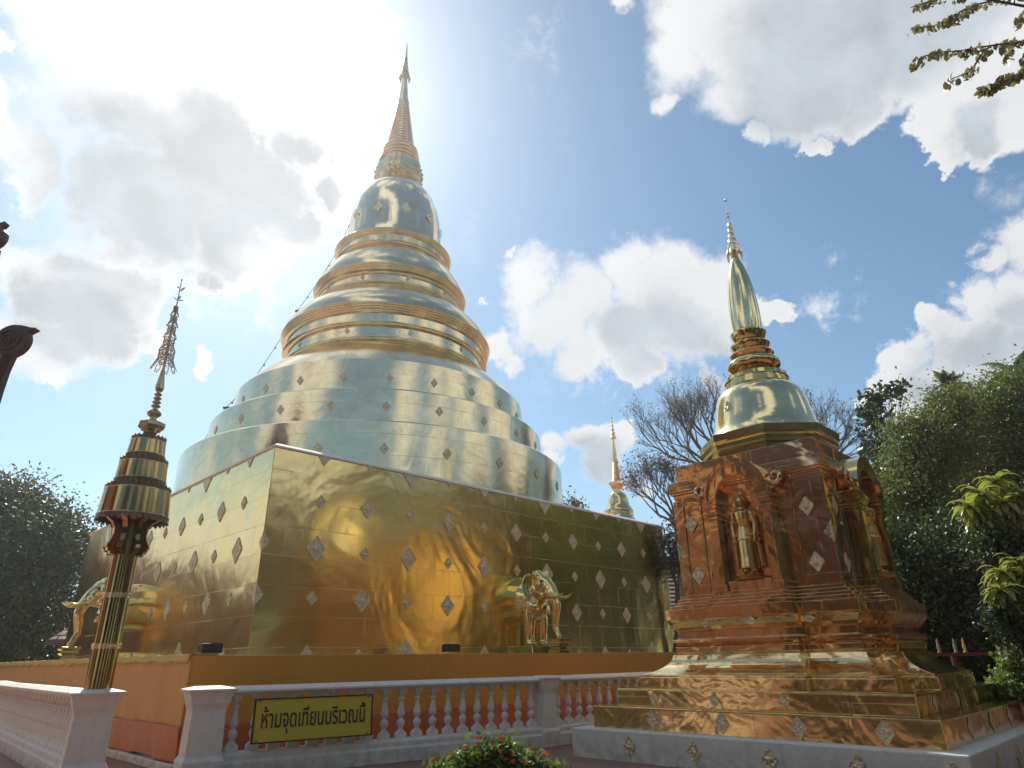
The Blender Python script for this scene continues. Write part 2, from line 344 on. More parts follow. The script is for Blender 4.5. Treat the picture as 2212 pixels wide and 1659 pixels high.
# ------------------------------------------------------------------ mesh helpers
class MB:
    def __init__(s):
        s.v = []
        s.f = []
    def add(s, v, f):
        o = len(s.v)
        s.v += [tuple(p) for p in v]
        s.f += [tuple(i + o for i in q) for q in f]
    def box(s, c, d, rot=None):
        x, y, z = (k / 2 for k in d)
        P = [Vector((a * x, b * y, e * z)) for a in (-1, 1) for b in (-1, 1) for e in (-1, 1)]
        if rot is not None:
            P = [rot @ p for p in P]
        s.add([p + Vector(c) for p in P], [(0, 1, 3, 2), (4, 6, 7, 5), (0, 4, 5, 1), (2, 3, 7, 6), (0, 2, 6, 4), (1, 5, 7, 3)])
    def lathe(s, prof, n=48, c=(0, 0, 0), phase=0.0, cap=True):
        o = len(s.v)
        for r, z in prof:
            for i in range(n):
                a = phase + 2 * math.pi * i / n
                s.v.append((c[0] + r * math.cos(a), c[1] + r * math.sin(a), c[2] + z))
        for j in range(len(prof) - 1):
            for i in range(n):
                k = (i + 1) % n
                s.f.append((o + j * n + i, o + j * n + k, o + (j + 1) * n + k, o + (j + 1) * n + i))
        if cap:
            s.f.append(tuple(o + i for i in range(n - 1, -1, -1)))
            s.f.append(tuple(o + (len(prof) - 1) * n + i for i in range(n)))
    def loft(s, rings, cap=True):
        o = len(s.v)
        n = len(rings[0])
        for rg in rings:
            s.v += [tuple(p) for p in rg]
        for j in range(len(rings) - 1):
            for i in range(n):
                k = (i + 1) % n
                s.f.append((o + j * n + i, o + j * n + k, o + (j + 1) * n + k, o + (j + 1) * n + i))
        if cap:
            s.f.append(tuple(o + i for i in range(n - 1, -1, -1)))
            s.f.append(tuple(o + (len(rings) - 1) * n + i for i in range(n)))
    def tube(s, pts, rad, n=8, cap=True):
        pts = [Vector(p) for p in pts]
        if not hasattr(rad, '__len__'):
            rad = [rad] * len(pts)
        rings = []
        prev = None
        for i, p in enumerate(pts):
            t = (pts[min(i + 1, len(pts) - 1)] - pts[max(i - 1, 0)])
            t = t.normalized() if t.length > 1e-9 else Vector((0, 0, 1))
            if prev is None:
                a = Vector((0, 0, 1)) if abs(t.z) < 0.9 else Vector((1, 0, 0))
                u = t.cross(a).normalized()
            else:
                u = (prev - t * prev.dot(t)).normalized()
            prev = u
            v = t.cross(u)
            rings.append([p + (u * math.cos(2 * math.pi * k / n) + v * math.sin(2 * math.pi * k / n)) * rad[i] for k in range(n)])
        s.loft(rings, cap)
    def ell(s, c, r, nu=16, nv=10, rot=None):
        rings = []
        for j in range(1, nv):
            ph = math.pi * j / nv
            rings.append([Vector((r[0] * math.sin(ph) * math.cos(2 * math.pi * i / nu), r[1] * math.sin(ph) * math.sin(2 * math.pi * i / nu), -r[2] * math.cos(ph))) for i in range(nu)])
        if rot is not None:
            rings = [[rot @ p for p in q] for q in rings]
        s.loft([[p + Vector(c) for p in q] for q in rings], True)
    def prism(s, poly, y0, y1, ax='y'):
        """extrude a 2D outline (x,z) between y0 and y1"""
        n = len(poly)
        A = [(x, y0, z) for x, z in poly]
        B = [(x, y1, z) for x, z in poly]
        s.add(A + B, [tuple(range(n)), tuple(range(2 * n - 1, n - 1, -1))] + [(i, i + n, (i + 1) % n + n, (i + 1) % n) for i in range(n)])
    def build(s, name, m, parent=None, smooth=None, loc=None, rotz=None, bevel=None):
        me = bpy.data.meshes.new(name)
        me.from_pydata(s.v, [], s.f)
        me.materials.append(m)
        me.update()
        o = bpy.data.objects.new(name, me)
        col.objects.link(o)
        fixn(me)
        if smooth is not None:
            me.polygons.foreach_set('use_smooth', [True] * len(me.polygons))
            me.set_sharp_from_angle(angle=R(smooth))
        if parent is not None:
            o.parent = parent
        if loc is not None:
            o.location = loc
        if rotz is not None:
            o.rotation_euler = (0, 0, rotz)
        if bevel:
            b = o.modifiers.new('bevel', 'BEVEL')
            b.width = bevel
            b.segments = 2
            b.limit_method = 'ANGLE'
            b.angle_limit = R(35)
        return o
import bmesh
def fixn(me):
    if len(me.polygons) > 60000:
        return
    bm = bmesh.new()
    bm.from_mesh(me)
    bmesh.ops.recalc_face_normals(bm, faces=bm.faces)
    bm.to_mesh(me)
    bm.free()

def tag(o, label=None, cat=None, group=None, kind=None):
    if label: o['label'] = label
    if cat: o['category'] = cat
    if group: o['group'] = group
    if kind: o['kind'] = kind
    return o
def empty(name, loc=(0, 0, 0), rz=0.0, label=None, cat=None, group=None):
    o = bpy.data.objects.new(name, None)
    col.objects.link(o)
    o.location = loc
    o.rotation_euler = (0, 0, rz)
    o.empty_display_size = 0.3
    return tag(o, label, cat, group)
def kids(o):
    return [c for c in bpy.data.objects if c.parent == o]
def copy_tree(o, parent=None):
    c = o.copy()
    col.objects.link(c)
    c.parent = parent
    for k in kids(o):
        copy_tree(k, c)
    return c

def organic(mb, name, m, parent, voxel, smooth_it=6, fac=0.6):
    """melt overlapping shapes into one continuous skin"""
    o = mb.build(name, m, parent)
    md = o.modifiers.new('r', 'REMESH')
    md.mode = 'VOXEL'
    md.voxel_size = voxel
    sm = o.modifiers.new('s', 'SMOOTH')
    sm.iterations = smooth_it
    sm.factor = fac
    bpy.context.view_layer.update()
    dg = bpy.context.evaluated_depsgraph_get()
    me = bpy.data.meshes.new_from_object(o.evaluated_get(dg))
    o.modifiers.clear()
    o.data = me
    me.name = name
    me.polygons.foreach_set('use_smooth', [True] * len(me.polygons))
    if not me.materials:
        me.materials.append(m)
    return o

def leaves(name, C, N, size, m, parent=None, aspect=0.5, rng=None, droop=0.0, dirs=None, hexa=False):
    """many leaf-sized rhombi: C centres (n,3), N rough normals"""
    n = len(C)
    rng = rng or np.random.default_rng(1)
    a = rng.normal(size=(n, 3)) if dirs is None else dirs + rng.normal(size=(n, 3)) * 0.25
    a[:, 2] -= droop
    a /= np.linalg.norm(a, axis=1, keepdims=True)
    nn = N + rng.normal(size=(n, 3)) * 0.9
    b = np.cross(a, nn)
    b /= np.linalg.norm(b, axis=1, keepdims=True) + 1e-9
    nrm = np.cross(a, b)
    s = size * (0.6 + 0.8 * rng.random((n, 1)))
    if hexa:
        prof = ((-0.5, 0.0), (-0.22, 0.42), (0.12, 0.46), (0.5, 0.0), (0.12, -0.46), (-0.22, -0.42))
    else:
        prof = ((-0.5, 0.0), (0.0, 0.5), (0.5, 0.0), (0.0, -0.5))
    K = len(prof)
    v = np.empty((n, K, 3))
    for q_, (pa, pb) in enumerate(prof):
        v[:, q_] = C + a * s * pa + b * s * aspect * pb + nrm * s * (0.06 if pb else (0.0 if pa < 0 else -0.05))
    me = bpy.data.meshes.new(name)
    me.vertices.add(n * K)
    me.vertices.foreach_set('co', v.reshape(-1))
    me.loops.add(n * K)
    me.loops.foreach_set('vertex_index', np.arange(n * K, dtype=np.int32))
    me.polygons.add(n)
    me.polygons.foreach_set('loop_start', np.arange(0, n * K, K, dtype=np.int32))
    me.polygons.foreach_set('loop_total', np.full(n, K, dtype=np.int32))
    me.update(calc_edges=True)
    me.validate()
    me.materials.append(m)
    o = bpy.data.objects.new(name, me)
    col.objects.link(o)
    if parent is not None:
        o.parent = parent
    return o

def crown_points(lobes, n, rng, clump=0.35, per=22):
    """leaf positions gathered in clumps near the surface of several ellipsoid lobes"""
    vols = np.array([r[0] * r[1] * r[2] for c, r in lobes]) ** 0.67
    pick = rng.choice(len(lobes), size=n // per + 1, p=vols / vols.sum())
    Cc = np.array([tuple(c) for c, r in lobes])[pick]
    Rr = np.array([tuple(r) for c, r in lobes])[pick]
    d = rng.normal(size=(len(pick), 3))
    d /= np.linalg.norm(d, axis=1, keepdims=True)
    rad = rng.random((len(pick), 1)) ** 0.33 * 0.75 + 0.3 * rng.random((len(pick), 1))
    cl = Cc + d * Rr * rad
    idx = rng.integers(0, len(pick), n)
    P = cl[idx] + rng.normal(size=(n, 3)) * clump * (0.4 + rng.random((n, 1)))
    return P, d[idx]

def tree(name, base, lobes, n, leaf, m, label, cat='tree', group=None, trunk_r=0.25, bark='bark', seed=1, clump=0.35, aspect=0.5, limbs=True, droop=0.2):
    rng = np.random.default_rng(seed)
    root = empty(name, base, 0, label, cat, group)
    b = Vector(base)
    lob = [(Vector(c) - b, r) for c, r in lobes]
    P, N = crown_points(lob, n, rng, clump)
    leaves('crown', P, N, leaf, M[m], root, aspect, rng, droop)
    tb = MB()
    cen = sum((c for c, r in lob), Vector()) / len(lob)
    fork = Vector((cen.x * 0.5, cen.y * 0.5, max(1.0, cen.z * 0.42)))
    tb.tube([(0, 0, -0.1), (cen.x * 0.1, cen.y * 0.1, fork.z * 0.5), fork], [trunk_r * 1.3, trunk_r, trunk_r * 0.8], 10)
    if limbs:
        rr = random.Random(seed)
        for c, r in lob:
            mid = fork.lerp(c, 0.5) + Vector((rr.uniform(-.3, .3), rr.uniform(-.3, .3), rr.uniform(-.2, .5)))
            tb.tube([fork, mid, c + Vector((0, 0, r[2] * 0.4))], [trunk_r * 0.6, trunk_r * 0.38, trunk_r * 0.12], 7)
            for q in range(5):
                e = c + Vector((rr.uniform(-1, 1) * r[0], rr.uniform(-1, 1) * r[1], rr.uniform(-.5, 1) * r[2])) * 0.95
                tb.tube([mid.lerp(c, 0.5), (mid + e) / 2 + Vector((0, 0, .3)), e], [trunk_r * 0.25, trunk_r * 0.15, trunk_r * 0.04], 5)
    tb.build('trunk', M[bark], root, 60)
    return root

def branching(tb, p, d, L, r, depth, rr, tips, spread=0.55, upw=0.15):
    pts = [p]
    q = p.copy()
    dd = d.copy()
    for i in range(3):
        dd = (dd + Vector((rr.uniform(-1, 1), rr.uniform(-1, 1), rr.uniform(-1, 1))) * 0.13 + Vector((0, 0, upw * 0.3))).normalized()
        q = q + dd * L / 3
        pts.append(q.copy())
    tb.tube(pts, [r, r * 0.88, r * 0.76, r * 0.62], 6 if r > 0.03 else 3, False)
    if depth == 0:
        tips.append(q)
        return
    k = 3 if rr.random() < 0.55 else 2
    for j in range(k):
        nd = (dd + Vector((rr.uniform(-1, 1), rr.uniform(-1, 1), rr.uniform(-0.7, 1))) * spread).normalized()
        branching(tb, q if j < 2 else pts[2], nd, L * rr.uniform(0.66, 0.9), r * 0.62, depth - 1, rr, tips, spread, upw)

# ================================================================== THE PLACE
DR = Vector((0.7094, 0.7048, 0))      # along the front wall of the great stupa's base, away to the right
DL = Vector((-0.7048, 0.7094, 0))     # along its left wall, away to the left
RZ = math.atan2(DR.y, DR.x)
S = Vector((-5.191, 13.776, 0))       # near corner of the base
SIDE = 15.0
C = S + (DR + DL) * SIDE / 2
ZP, ZT = 1.637, 5.968                 # terrace top, base top
WLEDGE = 1.6

# ground
g = MB()
g.add([(-150, -110, 0), (150, -110, 0), (150, 190, 0), (-150, 190, 0)], [(0, 1, 2, 3)])
go = g.build('ground', M['ground'])
tag(go, kind='structure', label='terracotta tiled courtyard ground')

# ------------------------------------------------------------------ terrace under the great stupa (local frame: x along front, y inwards)
LP = empty('terrace', (C.x, C.y, 0), RZ, 'low square masonry terrace carrying the great golden stupa and its elephants', 'terrace')
hp = SIDE / 2 + WLEDGE
b = MB(); b.box((0, 0, ZP / 2 - 0.01), (2 * hp - 0.08, 2 * hp - 0.08, ZP - 0.02))
b.build('wall', M['white'], LP, bevel=0.02)
b = MB(); b.box((0, 0, 0.06), (2 * hp + 0.28, 2 * hp + 0.28, 0.12))
b.build('kerb', M['white'], LP, bevel=0.015)

def drape(name, x0, x1, zt, zb, off, m, label, folds=0.02, diag=0.0, over=0.0, seed=0, side='front', group=None):
    """hanging cloth on the terrace wall, a real folded sheet with thickness"""
    rr = random.Random(seed)
    ph = [rr.uniform(0, 6.28) for _ in range(6)]
    nx = int((x1 - x0) / 0.07)
    zs = ([(zt + 0.012, over)] if over else []) + [(zt + (zb - zt) * k / 14, 0) for k in range(15)]
    V = []
    for i in range(nx + 1):
        x = x0 + (x1 - x0) * i / nx
        for j, (z, ov) in enumerate(zs):
            k = max(0.0, (zt - z) / (zt - zb))
            d = folds * (0.25 + k) * (math.sin(x * 5.1 + ph[0] + diag * z * 9) + 0.6 * math.sin(x * 11.3 + ph[1] + diag * z * 14) + 0.5 * math.sin(x * 2.1 + ph[2]))
            zz = z
            if j == len(zs) - 1:
                zz = z + 0.03 * math.sin(x * 1.7 + ph[3]) + 0.02 * math.sin(x * 4.3 + ph[4])
            V.append((x, -(hp + off + 0.03 + d * 0.8) + ov + (0.0 if not ov else 0.02), zz))
    n = len(zs)
    F = [(i * n + j, (i + 1) * n + j, (i + 1) * n + j + 1, i * n + j + 1) for i in range(nx) for j in range(n - 1)]
    mb = MB()
    if side == 'left':
        V = [(y, -x, z) for x, y, z in V]
        F = [f for f in F]
    mb.add(V, F)
    o = mb.build(name, m, None, 60)
    o.location = (C.x, C.y, 0); o.rotation_euler = (0, 0, RZ)
    md = o.modifiers.new('thick', 'SOLIDIFY'); md.thickness = 0.006
    tag(o, label, 'cloth', group)
    return o
drape('orange_cloth', -hp - 0.04, hp + 0.04, ZP, 0.52, 0.01, M['orange_cloth'], 'orange satin band wrapped along the front of the terrace behind the balustrade', 0.010, 0.0, 0.25, 1, 'front', 'satin drapes round the terrace')
drape('orange_cloth', -hp - 0.04, hp + 0.04, ZP, 0.52, 0.01, M['orange_cloth'], 'sunlit orange satin band on the left side of the terrace behind the umbrella pole', 0.012, 0.0, 0.25, 2, 'left', 'satin drapes round the terrace')
drape('red_cloth', -hp - 0.06, hp + 0.06, 0.62, 0.14, 0.05, M['red_cloth'], 'red satin skirt with slanting folds below the orange band, seen between the balusters', 0.020, 0.55, 0, 3, 'front', 'satin drapes round the terrace')
drape('red_cloth', -hp - 0.06, hp + 0.06, 0.62, 0.14, 0.05, M['red_cloth'], 'red satin skirt at the terrace foot in the gap between the end posts', 0.016, 0.3, 0, 4, 'left', 'satin drapes round the terrace')
# gathered strip coloured yellow for the orange cloth's sunlit top edge, left side
V, F = [], []
rr = random.Random(7)
nx = 120
for i in range(nx + 1):
    x = -hp + 2 * hp * i / nx
    dz = 0.05 + 0.035 * abs(math.sin(i * 0.55)) + 0.05 * rr.random() * (1 if i % 7 < 3 else 0.2)
    V += [(-hp + 0.30, -x, ZP + 0.030), (-hp - 0.062, -x, ZP + 0.036 + 0.006 * math.sin(i)), (-hp - 0.075 - 0.006 * math.cos(i * 1.3), -x, ZP - dz * 0.5), (-hp - 0.068, -x, ZP - dz)]
for i in range(nx):
    for j in range(3):
        F.append((i * 4 + j, i * 4 + j + 1, (i + 1) * 4 + j + 1, (i + 1) * 4 + j))
mb = MB(); mb.add(V, F)
o = mb.build('sunlit_edge_cloth', M['sunlit_edge_cloth'], None, 60); o.location = (C.x, C.y, 0); o.rotation_euler = (0, 0, RZ)
md = o.modifiers.new('thick', 'SOLIDIFY'); md.thickness = 0.005
tag(o, 'gathered top edge of the orange satin by the left elephant, coloured yellow as if sunlit', 'cloth')

# ------------------------------------------------------------------ great stupa
ST = empty('great_stupa', (C.x, C.y, 0), RZ, 'huge gilded stupa with square base, round tiers, bell and ringed spire, behind the balustrade', 'stupa')
CX = Vector((0.10 * math.cos(RZ), -0.10 * math.sin(RZ), 0))   # the drum stands a hand's breadth off the base's centre

def wavy_wall(name, x0, x1, z0, z1, seed):
    """base wall: large flat face, gently buckled sheet metal"""
    rs = np.random.default_rng(seed)
    return rs
b = MB()
hs = SIDE / 2
b.loft([[(-hs, -hs, ZP - 0.02), (hs, -hs, ZP - 0.02), (hs, hs - .65, ZP - 0.02), (-hs, hs - .65, ZP - 0.02)],
        [(-hs + .03, -hs + .03, ZT - 0.09), (hs - .03, -hs + .03, ZT - 0.09), (hs - .03, hs - .68, ZT - 0.09), (-hs + .03, hs - .68, ZT - 0.09)]])
b.build('square_base', M['gold_wall'], ST, bevel=0.02)
b = MB()
b.loft([[(-hs - e_, -hs - e_, z), (hs + e_, -hs - e_, z), (hs + e_, hs - .65 + e_, z), (-hs - e_, hs - .65 + e_, z)] for e_, z in ((0.01, ZT - 0.09), (0.012, ZT - 0.055), (-0.12, ZT + 0.025), (-0.5, ZT + 0.03))])
b.build('coping', M['cream'], ST)

TIERS = [[(6.87, ZT - 0.02), (6.85, ZT + 0.9), (6.844, 7.80), (6.80, 7.85), (6.0, 7.87)],
         [(6.13, 7.86), (6.108, 9.08), (6.07, 9.13), (5.3, 9.15)],
         [(5.44, 9.14), (5.416, 10.38), (5.32, 10.50), (5.02, 10.86), (4.55, 11.31), (4.05, 11.70), (3.9, 11.80), (3.0, 11.82)]]
for t_ in TIERS:
    b = MB(); b.lathe(t_, 128, CX); b.build('drum_tier', M['gold_drum'], ST, 35)

def torus_prof(r, z, hgt, bulge, n=7):
    return [(r - bulge + bulge * math.sin(math.pi * i / n), z - hgt / 2 + hgt * i / n) for i in range(n + 1)]
def stack(r0, r1, z0, z1, k, groove=0.09):
    p = []
    for i in range(k):
        z = z0 + (z1 - z0) * (i + 0.5) / k
        r = r0 + (r1 - r0) * (i + 0.5) / k
        p += torus_prof(r, z, (z1 - z0) / k * 0.96, groove, 6)
    return p
def ring(name, prof, m, n=112):
    b = MB(); b.lathe(prof, n, CX); return b.build(name, M[m], ST, 40)
# group A
ring('moulding_ring', torus_prof(3.98, 11.90, 0.17, 0.11), 'gold_ring')
ring('drum_band', [(3.86, 11.95), (3.86, 12.42)], 'gold_drum')
ring('moulding_ring', torus_prof(4.05, 12.46, 0.17, 0.11), 'gold_ring')
ring('drum_band', [(3.93, 12.5), (3.94, 12.86)], 'gold_drum')
ring('moulding_ring', stack(4.08, 4.18, 12.86, 13.22, 4, 0.06), 'gold_ring')
ring('drum_shoulder', [(4.12, 13.20), (4.08, 13.40), (3.9, 13.72), (3.6, 14.1), (3.2, 14.5), (2.95, 14.66)], 'gold_drum')
# group B
ring('moulding_ring', torus_prof(3.06, 14.74, 0.13, 0.08), 'gold_ring')
ring('drum_band', [(2.97, 14.8), (2.97, 15.08)], 'gold_drum')
ring('moulding_ring', torus_prof(3.08, 15.08, 0.09, 0.06), 'gold_ring')
ring('moulding_ring', stack(3.10, 3.17, 15.22, 15.48, 4, 0.045), 'gold_ring')
ring('drum_shoulder', [(3.12, 15.46), (3.08, 15.66), (2.95, 15.95), (2.7, 16.4), (2.42, 16.8), (2.3, 16.94)], 'gold_drum')
# group C
ring('moulding_ring', torus_prof(2.40, 17.00, 0.11, 0.07), 'gold_ring')
ring('drum_band', [(2.34, 17.0), (2.34, 17.34)], 'gold_drum')
ring('moulding_ring', stack(2.44, 2.50, 17.31, 17.55, 3, 0.04), 'gold_ring')
ring('bell', [(2.16, 17.52), (2.10, 17.7), (2.03, 18.2), (1.99, 18.9), (1.93, 19.5), (1.83, 20.0), (1.66, 20.5), (1.42, 20.93), (1.12, 21.26), (0.85, 21.42), (0.6, 21.47)], 'gold_bell')

def redent(h, z, k=0.62, d=0.84):
    """square with stepped corners"""
    a, b_ = h, h * d
    q = [(-a * k, -a), (a * k, -a), (a * k, -b_), (b_, -b_), (b_, -a * k), (a, -a * k)]
    pts = []
    c_, s_ = 1, 0
    for r_ in range(4):
        for (x, y) in q[:5]:
            pts.append((x * c_ - y * s_, x * s_ + y * c_, z))
        c_, s_ = (0, 1) if r_ == 0 else ((-1, 0) if r_ == 1 else (0, -1))
    return [(x + CX.x, y + CX.y, z) for x, y, z in pts]
b = MB()
HZ = [(0.66, 21.40), (0.66, 21.62), (0.80, 21.66), (0.80, 21.74), (0.94, 21.78), (0.94, 21.88), (0.86, 21.92), (0.82, 21.98), (0.82, 22.06), (0.95, 22.10), (0.95, 22.22),
      (0.80, 22.26), (0.80, 22.34), (0.90, 22.38), (0.90, 22.48), (0.80, 22.52), (0.84, 22.58), (0.84, 22.70), (0.5, 22.72)]
b.loft([redent(h, z) for h, z in HZ]); b.build('square_throne', M['gold_ring'], ST)
ring('spire_ball', stack(0.99, 0.80, 22.70, 23.66, 4, 0.12), 'gold_spire', 64)
p = []
NR = 17
for i in range(NR):
    f0 = i / NR
    z = 23.6 + (26.5 - 23.6) * f0
    dz = (26.5 - 23.6) / NR
    r = 0.66 + (0.27 - 0.66) * f0
    p += [(r - 0.05, z), (r, z + dz * 0.3), (r, z + dz * 0.65), (r - 0.05, z + dz * 0.95)]
ring('ringed_spire', p, 'gold_spire', 48)
ring('spire_tip', [(0.29, 26.48), (0.29, 26.6), (0.25, 26.7), (0.16, 27.6), (0.09, 28.5), (0.06, 29.2), (0.045, 30.0), (0.02, 30.55)], 'gold_spire', 32)
# crown of pierced tiers
b = MB()
for (r, z, hh) in ((0.20, 28.28, 0.30), (0.15, 28.68, 0.26), (0.115, 29.02, 0.22), (0.085, 29.32, 0.2), (0.06, 29.6, 0.16)):
    b.lathe([(r * 0.9, z), (r, z + 0.05), (r * 0.95, z + hh), (r * 0.5, z + hh + 0.03)], 24, CX)
for i in range(10):
    a = 2 * math.pi * i / 10
    r = 0.21
    c0 = CX + Vector((r * math.cos(a), r * math.sin(a), 28.32))
    b.tube([c0, c0 + Vector((0.05 * math.cos(a), 0.05 * math.sin(a), -0.16)), c0 + Vector((0.02 * math.cos(a), 0.02 * math.sin(a), -0.36))], [0.03, 0.045, 0.006], 5)
b.build('crown', M['brass_dull'], ST, 50)

def diamond(cx, cz, w_, h_, name, parent, mp, th=0.02):
    """lozenge plaque with a raised rim and centre boss; mp maps (u, v, depth) to the parent's frame"""
    lay = [(1.0, 0.0), (1.0, th), (0.86, th), (0.80, th * 0.45), (0.45, th * 0.6), (0.22, th * 1.6), (0.0, th * 1.7)]
    V, F = [], []
    for s_, d in lay[:-1]:
        for k in range(16):
            a = 2 * math.pi * k / 16
            # lozenge with faintly scalloped edge
            ca, sa = math.cos(a), math.sin(a)
            q = 1.0 / (abs(ca) + abs(sa))
            q *= 1 + (0.05 if k % 2 else -0.01) * (1 if k % 4 else 0)
            V.append(mp(cx + w_ * s_ * ca * q, cz + h_ * s_ * sa * q, d))
    V.append(mp(cx, cz, lay[-1][1]))
    for j in range(len(lay) - 2):
        for k in range(16):
            F.append((j * 16 + k, j * 16 + (k + 1) % 16, (j + 1) * 16 + (k + 1) % 16, (j + 1) * 16 + k))
    l = (len(lay) - 2) * 16
    for k in range(16):
        F.append((l + k, l + (k + 1) % 16, len(V) - 1))
    mb = MB(); mb.add(V, F)
    return mb.build(name, M['ornament'], parent)

front = lambda u, v, d: (-hs + u, -hs + 0.03 * (v - ZP) / (ZT - ZP) - 0.001 - d, v)
left = lambda u, v, d: (-hs + 0.03 * (v - ZP) / (ZT - ZP) - 0.001 - d, -hs + u, v)
ROWS = [(2, 2.77), (3, 3.80), (4, 4.84)]
nd = 0
for k in range(1, 13):
    for r_, z in ROWS:
        big = ((k + r_) % 2 == 0)
        if k in (6, 7) and r_ == 2: continue
        sx = 0.205 if big else 0.125
        if r_ == 3 and big: sx = 0.235
        diamond(1.235 * k, z, sx, sx * 1.2, 'diamond_ornament', ST, front)
        if k <= 6:
            diamond(1.235 * k, z, sx, sx * 1.2, 'diamond_ornament', ST, left)
# plaques folded round the corner
for z in (2.79, 3.84):
    for sgn in (0, 1):
        mp = front if sgn == 0 else left
        V = [mp(0.0, z - 0.22, -0.004), mp(0.16, z, -0.004), mp(0.0, z + 0.22, -0.004), mp(0.0, z - 0.22, 0.012), mp(0.16, z, 0.012), mp(0.0, z + 0.22, 0.012)]
        mb = MB(); mb.add(V, [(0, 1, 2), (3, 5, 4), (0, 3, 4, 1), (1, 4, 5, 2), (2, 5, 3, 0)])
        mb.build('diamond_ornament', M['ornament'], ST)
# half lozenges along the foot and the top
def halfd(cx, up_, sz, mp):
    z0 = ZP + 0.005 if up_ else ZT - 0.095
    s_ = 1 if up_ else -1
    V = []
    for d in (0.0, 0.018):
        V += [mp(cx - sz, z0, d), mp(cx - sz * 0.5, z0 + s_ * sz * 0.6, d), mp(cx, z0 + s_ * sz * 1.25, d), mp(cx + sz * 0.5, z0 + s_ * sz * 0.6, d), mp(cx + sz, z0, d)]
    mb = MB(); mb.add(V, [(0, 1, 2, 3, 4), (9, 8, 7, 6, 5), (0, 5, 6, 1), (1, 6, 7, 2), (2, 7, 8, 3), (3, 8, 9, 4), (4, 9, 5, 0)])
    mb.build('triangle_ornament', M['ornament'], ST)
for k in range(1, 13):
    sz = 0.28 if k % 4 == 3 else (0.17 if k % 2 else 0.10)
    if k not in (6, 7): halfd(1.235 * k, True, sz, front)
    halfd(1.235 * k, False, sz, front)
    if k < 5:
        halfd(1.235 * k, True, sz, left)
        halfd(1.235 * k, False, sz, left)
# lozenges round the drum
def cylmap(a0, r):
    return lambda u, v, d: (CX.x + (r + 0.004 + d) * math.cos(a0 + u / r), CX.y + (r + 0.004 + d) * math.sin(a0 + u / r), v)
for (r, z, off, rs_) in ((5.43, 9.75, 0, 0.12), (6.115, 8.53, 0, 0.125), (6.855, 7.0, 0, 0.13)):
    for k in range(-5, 6):
        a0 = R(-121.9 + 15.2 * k - (0.6 if r > 6 else 0))
        if r > 6.5 and k < -1: continue
        diamond(0, z, rs_, rs_ * 1.3, 'drum_ornament', ST, cylmap(a0, r), 0.015)
for (r, z) in ((3.84, 12.2), (2.95, 14.92), (2.0, 18.9)):
    for k in range(-2, 3):
        diamond(0, z, 0.09 if r > 2.5 else 0.20, 0.13 if r > 2.5 else 0.27, 'drum_ornament', ST, cylmap(R(-121.9 + 33 * k + 10), r + 0.03), 0.012)

# ------------------------------------------------------------------ string of small lamps down the left of the great stupa
LS = empty('light_string', (0, 0, 0), 0, 'dark cable with small lamps hanging down the left of the great stupa', 'string lights')
Lp = [(775, 433), (733, 536), (642, 672), (546, 822), (487, 881), (397, 1010), (372, 1072)]
Dd = [24.0, 23.6, 23.4, 23.0, 22.6, 22.2, 20.5]
pts = [at(x, y, d) for (x, y), d in zip(Lp, Dd)]
cab = MB()
for a, b2 in zip(pts[:-1], pts[1:]):
    seg = []
    L_ = (b2 - a).length
    for i in range(9):
        t_ = i / 8
        q = a.lerp(b2, t_) - Vector((0, 0, 1)) * 0.05 * L_ * 4 * t_ * (1 - t_) * 0.5
        seg.append(q)
        if 0 < i < 8 and i % 2 == 0:
            lm = MB(); lm.ell(q - Vector((0, 0, 0.05)), (0.035, 0.035, 0.05), 8, 6); lm.build('lamp', M['black'], LS, 50)
    cab.tube(seg, 0.012, 4)
for q in pts[1:-1]:
    lm = MB(); lm.box(q + Vector((0.05, 0, 0)), (0.26, 0.07, 0.07)); lm.build('bracket', M['black'], LS)
cab.build('cable', M['black'], LS)

